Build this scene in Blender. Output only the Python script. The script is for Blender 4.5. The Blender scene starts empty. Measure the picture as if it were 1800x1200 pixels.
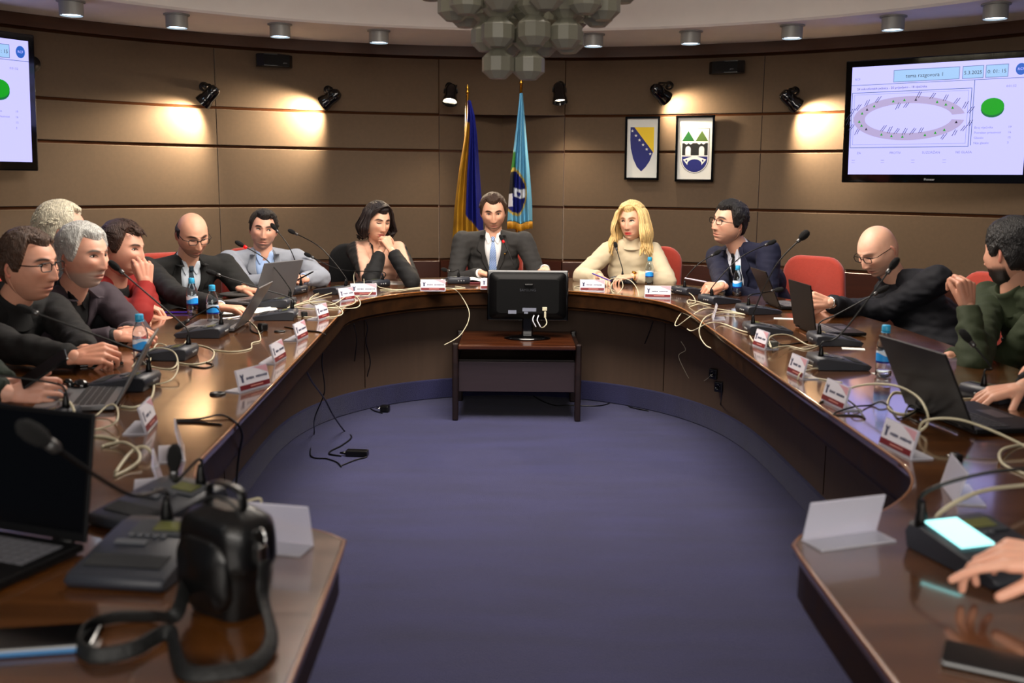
import bpy, bmesh, math, random
import numpy as np
from mathutils import Vector, Matrix, noise
from mathutils.bvhtree import BVHTree

random.seed(7)
sc = bpy.context.scene
COL = sc.collection
V = Vector

# ------------------------------------------------------------------ camera, exposure, world, lights
CAM_H = 1.42
PITCH = math.atan(280 / 1750)
ROLL = math.radians(0.5)
_fw = V((0, math.cos(PITCH), -math.sin(PITCH)))
_r = V((1, 0, 0)); _u = _r.cross(_fw)
CR = _r * math.cos(ROLL) + _u * math.sin(ROLL)
CU = -_r * math.sin(ROLL) + _u * math.cos(ROLL)
cam_data = bpy.data.cameras.new('camera')
cam = bpy.data.objects.new('camera', cam_data)
COL.objects.link(cam)
cam.matrix_world = Matrix(((CR.x, CU.x, -_fw.x, 0), (CR.y, CU.y, -_fw.y, 0), (CR.z, CU.z, -_fw.z, CAM_H), (0, 0, 0, 1)))
cam_data.sensor_width = 36
cam_data.lens = 35
cam_data.clip_start = 0.05
cam_data.dof.use_dof = True
cam_data.dof.focus_distance = 6.5
cam_data.dof.aperture_fstop = 3.4
sc.camera = cam
sc.view_settings.view_transform = 'Standard'
sc.view_settings.look = 'None'
sc.view_settings.gamma = 1
sc.view_settings.use_curve_mapping = False
sc.view_settings.exposure = 0.5

w = bpy.data.worlds.new('world'); sc.world = w; w.use_nodes = True
w.node_tree.nodes['Background'].inputs[0].default_value = (0.62, 0.75, 1.0, 1)
w.node_tree.nodes['Background'].inputs[1].default_value = 0.04

KS = 1.12
RC = V((0, 3.55 * KS, 0))   # centre of the round room
RW = 3.85 * KS              # wall radius
def ZS(z): return 1.42 + (z - 1.42) * KS
ZC = ZS(2.376)              # ring ceiling height

def aim(o, d):
    o.rotation_euler = V(d).to_track_quat('-Z', 'Y').to_euler()

def add_light(name, kind, loc, d, power, color, **kw):
    l = bpy.data.lights.new(name, kind); l.energy = power; l.color = color
    for k, v in kw.items(): setattr(l, k, v)
    o = bpy.data.objects.new(name, l); COL.objects.link(o); o.location = loc; aim(o, d)
    return o

# daylight through the windows behind the camera, and the lit central ceiling dome
add_light('window_daylight', 'AREA', (0.0, -0.75, 1.75), (0, 1, 0.35), 62, (1.0, 0.93, 0.85), shape='RECTANGLE', size=3.4, size_y=1.2)
add_light('dome_light', 'AREA', (0, 4.8, 2.84), (0, 0, -1), 140, (1.0, 0.9, 0.80), shape='DISK', size=2.2, spread=math.radians(165))

add_light('riser_fill', 'POINT', (0, 3.9, 2.72), (0, 0, 1), 26, (1.0, 0.92, 0.84), shadow_soft_size=0.35)  # added fill without a fixture, brightens the ceiling riser

def at(px, py, z):
    """point where the sight line of photo pixel (px, py) meets height z"""
    d = _fw * 1750 + CR * (px - 900) - CU * (py - 600)
    return V((0, 0, CAM_H)) + d * ((z - CAM_H) / d.z)
def aty(px, py, y):
    d = _fw * 1750 + CR * (px - 900) - CU * (py - 600)
    return V((0, 0, CAM_H)) + d * (y / d.y)

# ------------------------------------------------------------------ materials
def srgb(c):
    return tuple((x / 12.92 if x <= 0.04045 else ((x + 0.055) / 1.055) ** 2.4) for x in c)
MATS = {}
def mat(name, color, rough=0.5, metal=0.0, emit=None, estr=1.0, trans=0.0, ior=1.45, coat=0.0, var=0.0, vscale=(8, 8, 8), bump=0.0, bscale=60, bstretch=(1, 1, 1), sheen=0.0, sss=0.0, attr=None, spec=0.5, alpha=1.0):
    if name in MATS: return MATS[name]
    m = bpy.data.materials.new(name); m.use_nodes = True
    nt = m.node_tree; b = nt.nodes['Principled BSDF']
    I = b.inputs
    c = srgb(color) + (1,)
    I['Base Color'].default_value = c; I['Roughness'].default_value = rough; I['Metallic'].default_value = metal
    I['Transmission Weight'].default_value = trans; I['IOR'].default_value = ior; I['Coat Weight'].default_value = coat
    I['Specular IOR Level'].default_value = spec; I['Alpha'].default_value = alpha
    if sheen: I['Sheen Weight'].default_value = sheen
    if sss: I['Subsurface Weight'].default_value = sss; I['Subsurface Radius'].default_value = (0.012, 0.005, 0.003); I['Subsurface Scale'].default_value = 1.0
    if emit: I['Emission Color'].default_value = srgb(emit) + (1,); I['Emission Strength'].default_value = estr
    tc = nt.nodes.new('ShaderNodeTexCoord')
    src = None
    if attr:
        a = nt.nodes.new('ShaderNodeAttribute'); a.attribute_name = attr; src = a.outputs['Color']
        nt.links.new(src, I['Base Color'])
    if var:
        mp = nt.nodes.new('ShaderNodeMapping'); mp.inputs['Scale'].default_value = vscale
        nz = nt.nodes.new('ShaderNodeTexNoise'); nz.inputs['Scale'].default_value = 1; nz.inputs['Detail'].default_value = 6
        nt.links.new(tc.outputs['Object'], mp.inputs[0]); nt.links.new(mp.outputs[0], nz.inputs['Vector'])
        hs = nt.nodes.new('ShaderNodeHueSaturation')
        mr = nt.nodes.new('ShaderNodeMapRange'); mr.inputs[1].default_value = 0.3; mr.inputs[2].default_value = 0.7; mr.inputs[3].default_value = 1 - var; mr.inputs[4].default_value = 1 + var
        nt.links.new(nz.outputs['Fac'], mr.inputs[0]); nt.links.new(mr.outputs[0], hs.inputs['Value'])
        hs.inputs['Color'].default_value = c
        if src: nt.links.new(src, hs.inputs['Color'])
        nt.links.new(hs.outputs[0], I['Base Color'])
    if bump:
        mp2 = nt.nodes.new('ShaderNodeMapping'); mp2.inputs['Scale'].default_value = tuple(bscale * s for s in bstretch)
        n2 = nt.nodes.new('ShaderNodeTexNoise'); n2.inputs['Scale'].default_value = 1; n2.inputs['Detail'].default_value = 3
        bp = nt.nodes.new('ShaderNodeBump'); bp.inputs['Strength'].default_value = bump; bp.inputs['Distance'].default_value = 0.01
        nt.links.new(tc.outputs['Object'], mp2.inputs[0]); nt.links.new(mp2.outputs[0], n2.inputs['Vector'])
        nt.links.new(n2.outputs['Fac'], bp.inputs['Height']); nt.links.new(bp.outputs[0], I['Normal'])
    MATS[name] = m
    return m

# ------------------------------------------------------------------ objects and properties
def tag(o, label=None, cat=None, group=None, kind=None):
    if label: o['label'] = label
    if cat: o['category'] = cat
    if group: o['group'] = group
    if kind: o['kind'] = kind
    return o
def empty(name, loc, rz=0.0):
    o = bpy.data.objects.new(name, None); COL.objects.link(o); o.location = loc; o.rotation_euler = (0, 0, rz)
    o.empty_display_size = 0.05
    return o
def copy_tree(o, parent=None):
    c = o.copy(); COL.objects.link(c)
    if parent is not None: c.parent = parent
    for ch in list(o.children): copy_tree(ch, c)
    return c

class MB:
    """collects shapes; build() links them as one mesh object"""
    def __init__(s, M=None):
        s.v = []; s.f = []; s.mi = []; s.M = M or Matrix.Identity(4); s.cur = 0; s.sm = []
    def add(s, vs, fs, M=None, smooth=True):
        T = s.M @ M if M is not None else s.M
        k = len(s.v)
        s.v += [tuple(T @ V(p)) for p in vs]
        s.f += [tuple(i + k for i in f) for f in fs]
        s.mi += [s.cur] * len(fs); s.sm += [smooth] * len(fs)
        return s
    def box(s, c, size, M=None, bev=0.0):
        if bev > 0:
            x, y, z = [q / 2 for q in size]; b = min(bev, x * .95, y * .95, z * .95)
            bm = bmesh.new(); bmesh.ops.create_cube(bm, size=1.0)
            for v in bm.verts: v.co = V((v.co.x * size[0], v.co.y * size[1], v.co.z * size[2]))
            bmesh.ops.bevel(bm, geom=bm.edges[:] + bm.verts[:], offset=b, segments=2, profile=0.5, affect='EDGES')
            bm.verts.index_update()
            vs = [tuple(v.co + V(c)) for v in bm.verts]; fs = [tuple(v.index for v in f.verts) for f in bm.faces]
            bm.free(); return s.add(vs, fs, M, False)
        x, y, z = [q / 2 for q in size]; cx, cy, cz = c
        vs = [(cx + a * x, cy + b * y, cz + d * z) for a in (-1, 1) for b in (-1, 1) for d in (-1, 1)]
        fs = [(0, 1, 3, 2), (4, 6, 7, 5), (0, 4, 5, 1), (2, 3, 7, 6), (0, 2, 6, 4), (1, 5, 7, 3)]
        return s.add(vs, fs, M, False)
    def lathe(s, prof, M=None, n=24, axis='z', smooth=True):
        vs = []; fs = []
        for r, h in prof:
            for i in range(n):
                a = 2 * math.pi * i / n
                vs.append((r * math.cos(a), r * math.sin(a), h))
        m = len(prof)
        for j in range(m - 1):
            for i in range(n):
                k = (i + 1) % n
                fs.append((j * n + i, j * n + k, (j + 1) * n + k, (j + 1) * n + i))
        if prof[0][0] > 1e-6: fs.append(tuple(range(n))[::-1])
        if prof[-1][0] > 1e-6: fs.append(tuple(range((m - 1) * n, m * n)))
        return s.add(vs, fs, M, smooth)
    def tube(s, pts, r, n=8, cap=True, M=None, flat=1.0, up=None):
        """r a number or a list; flat squashes the section's second axis"""
        pts = [V(p) for p in pts]; m = len(pts)
        rs = r if isinstance(r, (list, tuple)) else [r] * m
        vs = []; fs = []; prev = V(up) if up else None
        for i, p in enumerate(pts):
            t = (pts[min(i + 1, m - 1)] - pts[max(i - 1, 0)])
            t = t.normalized() if t.length > 1e-9 else V((0, 0, 1))
            if prev is None: prev = V((0, 0, 1)) if abs(t.z) < .9 else V((1, 0, 0))
            a = prev - t * prev.dot(t)
            if a.length < 1e-6: a = t.orthogonal()
            a.normalize(); b = t.cross(a); prev = a
            for k in range(n):
                q = 2 * math.pi * k / n
                vs.append(p + a * (math.cos(q) * rs[i] * flat) + b * (math.sin(q) * rs[i]))
        for i in range(m - 1):
            for k in range(n):
                l = (k + 1) % n
                fs.append((i * n + k, i * n + l, (i + 1) * n + l, (i + 1) * n + k))
        if cap:
            fs.append(tuple(range(n))[::-1]); fs.append(tuple(range((m - 1) * n, m * n)))
        return s.add(vs, fs, M)
    def capsule(s, p, q, r0, r1, n=14, M=None, flat=1.0, up=None):
        p = V(p); q = V(q); t = (q - p); L = t.length
        if L < 1e-6: return s.ell(p, (r0, r0, r0), M=M)
        t = t / L; pts = []; rs = []
        for k in range(5):
            a = math.pi / 2 * k / 4; pts.append(p - t * (r0 * math.cos(a))); rs.append(max(r0 * math.sin(a), 1e-4))
        for k in range(5):
            a = math.pi / 2 * k / 4; pts.append(q + t * (r1 * math.sin(a))); rs.append(max(r1 * math.cos(a), 1e-4))
        return s.tube(pts, rs, n, True, M, flat, up)
    def ell(s, c, r, M=None, n=16, rot=None):
        vs = []; fs = []; h = n // 2
        R = rot or Matrix.Identity(3)
        for j in range(h + 1):
            b = math.pi * j / h
            for i in range(n):
                a = 2 * math.pi * i / n
                vs.append(V(c) + R @ V((r[0] * math.sin(b) * math.cos(a), r[1] * math.sin(b) * math.sin(a), -r[2] * math.cos(b))))
        for j in range(h):
            for i in range(n):
                k = (i + 1) % n
                fs.append((j * n + i, j * n + k, (j + 1) * n + k, (j + 1) * n + i))
        return s.add(vs, fs, M)
    def prism(s, outline, z0, z1, M=None):
        """outline of (x, y), straight sides from z0 to z1"""
        n = len(outline)
        vs = [(x, y, z0) for x, y in outline] + [(x, y, z1) for x, y in outline]
        fs = [tuple(range(n))[::-1], tuple(range(n, 2 * n))] + [(i, (i + 1) % n, n + (i + 1) % n, n + i) for i in range(n)]
        return s.add(vs, fs, M, False)
    def grid(s, P, M=None, closed=False):
        """P[i][j] a grid of points"""
        a = len(P); b = len(P[0]); vs = [p for row in P for p in row]; fs = []
        for i in range(a - 1):
            for j in range(b if closed else b - 1):
                k = (j + 1) % b
                fs.append((i * b + j, i * b + k, (i + 1) * b + k, (i + 1) * b + j))
        return s.add(vs, fs, M)
    def text(s, txt, size, M=None, align='CENTER', depth=0.0):
        cu = bpy.data.curves.new('t', 'FONT'); cu.body = txt; cu.size = size; cu.align_x = align; cu.align_y = 'CENTER'; cu.extrude = depth; cu.resolution_u = 2
        o = bpy.data.objects.new('t', cu); COL.objects.link(o)
        dg = bpy.context.evaluated_depsgraph_get()
        me = bpy.data.meshes.new_from_object(o.evaluated_get(dg))
        s.add([v.co.copy() for v in me.vertices], [tuple(p.vertices) for p in me.polygons], M, False)
        bpy.data.objects.remove(o); bpy.data.curves.remove(cu); bpy.data.meshes.remove(me)
        return s
    def mesh(s, name, mats, weld=False):
        me = bpy.data.meshes.new(name); me.from_pydata([tuple(p) for p in s.v], [], s.f)
        for m in (mats if isinstance(mats, (list, tuple)) else [mats]): me.materials.append(m)
        me.polygons.foreach_set('material_index', s.mi); me.polygons.foreach_set('use_smooth', s.sm)
        me.update(); bm = bmesh.new(); bm.from_mesh(me)
        if weld: bmesh.ops.remove_doubles(bm, verts=bm.verts[:], dist=1e-5)
        bmesh.ops.recalc_face_normals(bm, faces=bm.faces[:])
        bm.to_mesh(me); bm.free()
        return me
    def build(s, name, mats, parent=None, weld=False, angle=None):
        me = s.mesh(name, mats, weld)
        if angle: me.set_sharp_from_angle(angle=math.radians(angle))
        o = bpy.data.objects.new(name, me); COL.objects.link(o)
        if parent is not None: o.parent = parent
        return o

def T(x=0, y=0, z=0): return Matrix.Translation((x, y, z))
def R(a, ax): return Matrix.Rotation(math.radians(a), 4, ax)
def frame(o, x, y, z):
    x, y, z = V(x), V(y), V(z)
    return Matrix(((x.x, y.x, z.x, o[0]), (x.y, y.y, z.y, o[1]), (x.z, y.z, z.z, o[2]), (0, 0, 0, 1)))
def spline(pts, per=8, closed=False):
    P = [V(p) if len(p) == 3 else V((p[0], p[1], 0)) for p in pts]; out = []
    n = len(P)
    for i in range(n if closed else n - 1):
        if closed: a, b, c, d = P[(i - 1) % n], P[i], P[(i + 1) % n], P[(i + 2) % n]
        else: a, b, c, d = P[max(i - 1, 0)], P[i], P[i + 1], P[min(i + 2, n - 1)]
        for k in range(per):
            t = k / per
            out.append(0.5 * ((2 * b) + (c - a) * t + (2 * a - 5 * b + 4 * c - d) * t * t + (3 * b - a - 3 * c + d) * t ** 3))
    if not closed: out.append(P[-1])
    return out
def polar(r, deg, z=0.0):
    a = math.radians(deg); return V((RC.x + r * math.sin(a), RC.y + r * math.cos(a), z))
# ------------------------------------------------------------------ room shell
M_panel = mat('wall_fabric', (0.345, 0.275, 0.20), 0.85, var=0.05, vscale=(40, 40, 40), bump=0.07, bscale=420, sheen=0.2)
M_backing = mat('groove_wood', (0.25, 0.135, 0.06), 0.4, var=0.12, vscale=(3, 3, 40))
M_wain = mat('wainscot_wood', (0.22, 0.10, 0.06), 0.35, var=0.2, vscale=(2, 2, 30))
M_corn = mat('cornice_wood', (0.27, 0.16, 0.09), 0.4, var=0.15, vscale=(2, 2, 30))
M_ceil = mat('ceiling_plaster', (0.88, 0.86, 0.83), 0.9, var=0.02, bump=0.05, bscale=30)
M_carpet = mat('carpet', (0.14, 0.142, 0.30), 0.95, var=0.2, vscale=(1.8, 8, 2), bump=0.6, bscale=220, sheen=0.15)
def arc_band(mb, r0, r1, z0, z1, a0, a1, step=2.5, bev=0.0):
    """a curved slab between radii r0 (room side) and r1, angles a0..a1"""
    n = max(1, int(abs(a1 - a0) / step)); P = []
    for i in range(n + 1):
        a = a0 + (a1 - a0) * i / n
        P.append([polar(r0 + bev, a, z0), polar(r0, a, z0 + bev), polar(r0, a, z1 - bev), polar(r0 + bev, a, z1), polar(r1, a, z1), polar(r1, a, z0)])
    mb.grid(P, closed=True)
    mb.add(P[0], [(0, 1, 2, 3, 4, 5)]); mb.add(P[-1], [(5, 4, 3, 2, 1, 0)])
A0, A1 = -128, 128
NA, NB = -8.1, 5.5      # the recess in the middle of the wall
wb = MB()
arc_band(wb, RW + .014, RW + .12, 0, 3.1, A0, NA); arc_band(wb, RW + .014, RW + .12, 0, 3.1, NB, A1)
arc_band(wb, RW + .014, RW + .12, ZS(1.9), 3.1, NA, NB)
corner = V((-0.085 * KS, 7.60 * KS, 0))
pa = polar(RW + .014, NA); pb = polar(RW + .014, NB)
def flat_wall(mb, p, q, z0, z1, th, off=0.0):
    d = (q - p).normalized(); n = V((d.y, -d.x, 0))     # n points into the room
    if n.y > 0: n = -n
    p = p + n * off; q = q + n * off
    mb.add([p + V((0, 0, z0)), q + V((0, 0, z0)), q + V((0, 0, z1)), p + V((0, 0, z1)), p - n * th + V((0, 0, z0)), q - n * th + V((0, 0, z0)), q - n * th + V((0, 0, z1)), p - n * th + V((0, 0, z1))],
           [(0, 1, 2, 3), (7, 6, 5, 4), (0, 4, 5, 1), (3, 2, 6, 7), (0, 3, 7, 4), (1, 5, 6, 2)], smooth=False)
flat_wall(wb, pa, corner, 0, ZS(1.95), .1); flat_wall(wb, corner, pb, 0, ZS(1.95), .1)
wall = wb.build('wall_back', M_backing); tag(wall, kind='structure')
bands = [(ZS(a_), ZS(b_)) for a_, b_ in ((0.86, 1.232), (1.25, 1.632), (1.65, 1.888), (1.906, 2.285))]
seams = [A0, -100, -66, -31.3, NA]; seams2 = [NB, 26.3, 60, 95, A1]
for bi, (z0, z1) in enumerate(bands):
    for S in (seams, seams2):
        for i in range(len(S) - 1):
            mb = MB(); arc_band(mb, RW, RW + .016, z0, z1, S[i] + .04, S[i + 1] - .04, bev=.004); mb.build('wall_panel', M_panel, wall, angle=35)
    if bi < 3:
        for p, q in ((pa, corner), (corner, pb)):
            d = (q - p).normalized() * .002
            mb = MB(); flat_wall(mb, p + d, q - d, z0, z1, .012, .012); mb.build('wall_panel', M_panel, wall)
    else:
        p = polar(RW, NA + .04); q = polar(RW, NB - .04)
        mb = MB(); flat_wall(mb, p, q, ZS(1.9), z1, .03, .0); mb.build('wall_panel', M_panel, wall)
for S in ((A0, NA), (NB, A1)):
    mb = MB(); arc_band(mb, RW - .02, RW + .016, 0, ZS(.842), *S, bev=.004); mb.build('wainscot', M_wain, wall, angle=35)
for p, q in ((pa, corner), (corner, pb)):
    mb = MB(); flat_wall(mb, p, q, 0, ZS(.842), .02, .03); mb.build('wainscot', M_wain, wall)
mb = MB(); arc_band(mb, RW - .015, RW + .016, ZS(2.302), ZC + .001, A0, A1, bev=.003); mb.build('cornice', M_corn, wall, angle=35)
# ceiling: low ring, riser and raised dome with plaster
cb = MB(); P = []
for i in range(145):
    a = 2.5 * i
    P.append([polar(4.5, a, ZC), polar(3.43, a, ZC), polar(3.415, a, ZC + .015), polar(3.39, a, ZC + .36), polar(3.1, a, ZC + .45), polar(.02, a, ZC + .5)])
cb.grid(P); c = cb.build('ceiling', M_ceil, angle=30); tag(c, kind='structure')
cb = MB(); cb.add([polar(4.6, 3 * i, 0) for i in range(120)], [tuple(range(120))]); c = cb.build('floor', M_carpet); tag(c, kind='structure')

# ------------------------------------------------------------------ horseshoe table
def wood(name, c1, c2, rough, coat):
    m = mat(name, c1, rough, coat=coat); nt = m.node_tree; b = nt.nodes['Principled BSDF']; b.inputs['Coat Roughness'].default_value = .09; b.inputs['Coat IOR'].default_value = 1.65
    tc = nt.nodes.new('ShaderNodeTexCoord'); mp = nt.nodes.new('ShaderNodeMapping'); mp.inputs['Scale'].default_value = (1.0, 11, 11)
    nz = nt.nodes.new('ShaderNodeTexNoise'); nz.inputs['Scale'].default_value = 1.6; nz.inputs['Detail'].default_value = 9; nz.inputs['Distortion'].default_value = 0.6
    cr = nt.nodes.new('ShaderNodeValToRGB'); cr.color_ramp.elements[0].position = 0.32; cr.color_ramp.elements[1].position = 0.7
    cr.color_ramp.elements[0].color = srgb(c2) + (1,); cr.color_ramp.elements[1].color = srgb(c1) + (1,)
    nt.links.new(tc.outputs['Object'], mp.inputs[0]); nt.links.new(mp.outputs[0], nz.inputs['Vector']); nt.links.new(nz.outputs['Fac'], cr.inputs[0]); nt.links.new(cr.outputs[0], b.inputs['Base Color'])
    mr = nt.nodes.new('ShaderNodeMapRange'); mr.inputs[3].default_value = rough - .04; mr.inputs[4].default_value = rough + .08
    nt.links.new(nz.outputs['Fac'], mr.inputs[0]); nt.links.new(mr.outputs[0], b.inputs['Roughness'])
    return m
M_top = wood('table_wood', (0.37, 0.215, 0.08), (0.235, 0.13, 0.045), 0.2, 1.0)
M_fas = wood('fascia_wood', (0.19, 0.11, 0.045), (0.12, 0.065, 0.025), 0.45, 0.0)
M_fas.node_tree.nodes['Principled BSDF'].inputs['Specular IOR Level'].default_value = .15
M_skirt = mat('table_skirt', (0.31, 0.24, 0.19), 0.7, var=0.06, vscale=(30, 30, 2))
TZ = 0.75
inner = [(-.29, .35), (-.295, 1.1), (-.31, 1.74), (-.325, 1.81), (-.37, 1.845), (-.45, 1.90), (-.59, 2.02), (-.70, 2.15), (-.75, 2.31), (-.765, 2.6), (-.80, 3.34), (-.84, 4.2), (-.885, 5.1), (-.90, 5.38), (-.87, 5.62), (-.76, 5.86), (-.58, 6.09), (-.3, 6.27),
         (.03, 6.31), (.35, 6.23), (.63, 6.02), (.83, 5.76), (.925, 5.4), (.935, 4.8), (.94, 4.0), (.945, 3.2), (.955, 2.6), (.955, 2.33), (.90, 2.16), (.78, 2.0), (.66, 1.905), (.59, 1.862), (.55, 1.83), (.533, 1.76), (.53, 1.3), (.53, .35)]
outer = [(-1.95, .35), (-1.92, 1.5), (-1.86, 3.0), (-1.84, 4.3), (-1.78, 5.15), (-1.6, 5.95), (-1.2, 6.62), (-.62, 7.0), (.03, 7.12), (.64, 7.0), (1.22, 6.6), (1.63, 5.9), (1.82, 5.1), (1.87, 4.3), (1.9, 3.0), (1.94, 1.5), (1.97, .35)]
inn = [p.xy for p in spline(inner, 5)]
out = [p.xy for p in spline(outer, 11)]
def resample(L, n):
    L = [V((p[0], p[1])) for p in L]; d = [0]
    for i in range(len(L) - 1): d.append(d[-1] + (L[i + 1] - L[i]).length)
    res = []; j = 0
    for k in range(n):
        t = d[-1] * k / (n - 1)
        while j < len(L) - 2 and d[j + 1] < t: j += 1
        u = (t - d[j]) / max(d[j + 1] - d[j], 1e-9); res.append(L[j].lerp(L[j + 1], min(max(u, 0), 1)))
    return res
def offset(L, dist):
    """shift an open polyline sideways (positive = to the left of travel)"""
    res = []; n = len(L)
    for i in range(n):
        t = (L[min(i + 1, n - 1)] - L[max(i - 1, 0)]).normalized()
        res.append(L[i] + V((-t.y, t.x)) * dist)
    return res
N = 240
ii = resample(inn, N); oo = resample(out, N)
def strip(mb, La, Lb, z0, z1, bev=0.0):
    """slab between polylines La and Lb (same count)"""
    P = []
    for a, b in zip(La, Lb):
        d = (b - a).normalized() * bev
        P.append([(a.x + d.x, a.y + d.y, z0), (a.x, a.y, z0 + bev), (a.x, a.y, z1 - bev), (a.x + d.x, a.y + d.y, z1), (b.x - d.x, b.y - d.y, z1), (b.x, b.y, z1 - bev), (b.x, b.y, z0 + bev), (b.x - d.x, b.y - d.y, z0)])
    mb.grid(P, closed=True); mb.add(P[0], [tuple(range(8))]); mb.add(P[-1], [tuple(range(8))[::-1]])
table = empty('conference_table', (0, 3.6, 0))
tag(table, 'large horseshoe conference table of glossy dark brown wood around the blue carpet', 'table')
TI = T(0, -3.6, 0)
def smooth_line(L, k):
    for _ in range(k): L = [L[0]] + [(L[i - 1] + L[i] * 2 + L[i + 1]) / 4 for i in range(1, len(L) - 1)] + [L[-1]]
    return L
si = smooth_line(ii, 40)
M_edge = mat('edge_amber', (.50, .30, .12), .3, coat=.5)
mb = MB(TI); strip(mb, offset(ii, -.0035), offset(ii, .0035), .7425, TZ + .0006, .002); mb.build('edge_band', M_edge, table, angle=50)
mb = MB(TI); strip(mb, ii, oo, .724, TZ, .005); mb.build('tabletop', M_top, table, angle=40)
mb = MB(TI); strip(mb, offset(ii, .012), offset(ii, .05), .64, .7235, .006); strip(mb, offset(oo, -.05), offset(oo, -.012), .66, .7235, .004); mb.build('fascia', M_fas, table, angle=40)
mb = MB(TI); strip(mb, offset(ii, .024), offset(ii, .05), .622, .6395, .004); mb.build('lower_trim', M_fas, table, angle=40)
s0 = smooth_line(offset(si, .37), 60); s1 = smooth_line(offset(si, .42), 60)
mb = MB(TI); strip(mb, s0, s1, .13, .7235); mb.build('skirt', M_skirt, table, angle=40)
mb = MB(TI); strip(mb, smooth_line(offset(si, .355), 60), s1, 0.0, .13, .006); mb.build('plinth', M_carpet, table, angle=40)
# brown vertical joints in the skirt and cable grommets in the top
for k in (40, 70, 105, 135, 170, 200):
    mb = MB(TI); a = s0[k]; mb.tube([(a.x, a.y, .14), (a.x, a.y, .70)], .003, 6); mb.build('skirt_joint', M_fas, table)
M_blackm = mat('black_rubber', (0.03, 0.03, 0.032), 0.45)
for px, py in ((383, 693), (492, 583)):
    p = at(px, py, TZ); mb = MB(TI); mb.lathe([(.0, TZ + .004), (.012, TZ + .004), (.015, TZ + .007), (.024, TZ + .006), (.026, TZ), (.02, TZ - .01)], T(p.x, p.y, 0)); mb.build('grommet', M_blackm, table)
# ------------------------------------------------------------------ ceiling lamps
M_alu = mat('lamp_grey', (0.55, 0.55, 0.53), 0.4, 0.1)
M_chrome = mat('chrome', (0.8, 0.8, 0.8), 0.12, 1.0)
M_glow = mat('lamp_glow', (0.9, 0.95, 1), 0.4, emit=(0.80, 0.90, 1.0), estr=5)
M_black = mat('black_plastic', (0.028, 0.028, 0.03), 0.35)
M_gloss = mat('gloss_black', (0.012, 0.012, 0.014), 0.08, coat=.5)
M_gold = mat('brass', (0.75, 0.55, 0.2), 0.25, 1.0)
def onwall(px, py, r=RW):
    d = _fw * 1750 + CR * (px - 900) - CU * (py - 600); o = V((0, 0, CAM_H)) - RC
    a = d.x ** 2 + d.y ** 2; b = 2 * (o.x * d.x + o.y * d.y); c = o.x ** 2 + o.y ** 2 - r * r
    return V((0, 0, CAM_H)) + d * ((-b + math.sqrt(b * b - 4 * a * c)) / (2 * a))
lamp0 = empty('ceiling_lamp', (0, 0, 0))
mb = MB(); mb.lathe([(.084, 0), (.084, -.008), (.071, -.010), (.071, -.088), (.066, -.088), (.062, -.070)], n=32); mb.build('housing', M_alu, lamp0, angle=40)
mb = MB(); mb.lathe([(0, -.076), (.063, -.078)], n=32); mb.build('diffuser', M_glow, lamp0)
LAMPL = ['small patch of a round ceiling lamp at the upper left corner of the ceiling', 'grey cylinder ceiling lamp nearest above the screen by the window side', 'grey cylinder ceiling lamp above the wall left of the first wall spotlight', 'grey cylinder ceiling lamp above the dark loudspeaker by the left wall', 'grey cylinder ceiling lamp next to the chandelier on its left side', 'grey ceiling lamp hidden behind the chandelier clusters', 'ceiling lamp peeking out behind the right edge of the chandelier', 'grey cylinder ceiling lamp above the two framed emblems', 'grey cylinder ceiling lamp above the spotlight beside the big screen', 'grey cylinder ceiling lamp over the middle of the big screen', 'grey cylinder ceiling lamp over the far corner of the big screen, topmost right']
for i, th in enumerate([-60.3, -49, -38.2, -27.0, -15.8, -3.5, 9.2, 20.4, 31.7, 42.4, 52.6]):
    o = lamp0 if i == 0 else copy_tree(lamp0)
    o.location = polar(3.6, th, ZC); tag(o, LAMPL[i], 'ceiling lamp', 'cylinder lamps round the ceiling ring')
    add_light('lamp_beam', 'SPOT', polar(3.6, th, ZC - .10), (0, 0, -1), 10, (0.92, 0.95, 1.0), spot_size=math.radians(115), spot_blend=0.9, shadow_soft_size=0.055)
for th in (75, 100, 125, 150, -75, -100, -125, -150):
    o = copy_tree(lamp0); o.location = polar(3.6, th, ZC); tag(o, 'grey cylinder ceiling lamp outside the picture, on the window half of the ring', 'ceiling lamp', 'cylinder lamps behind the camera')
    add_light('lamp_beam', 'SPOT', polar(3.6, th, ZC - .10), (0, 0, -1), 10, (0.92, 0.95, 1.0), spot_size=math.radians(115), spot_blend=0.9, shadow_soft_size=0.055)

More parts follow.
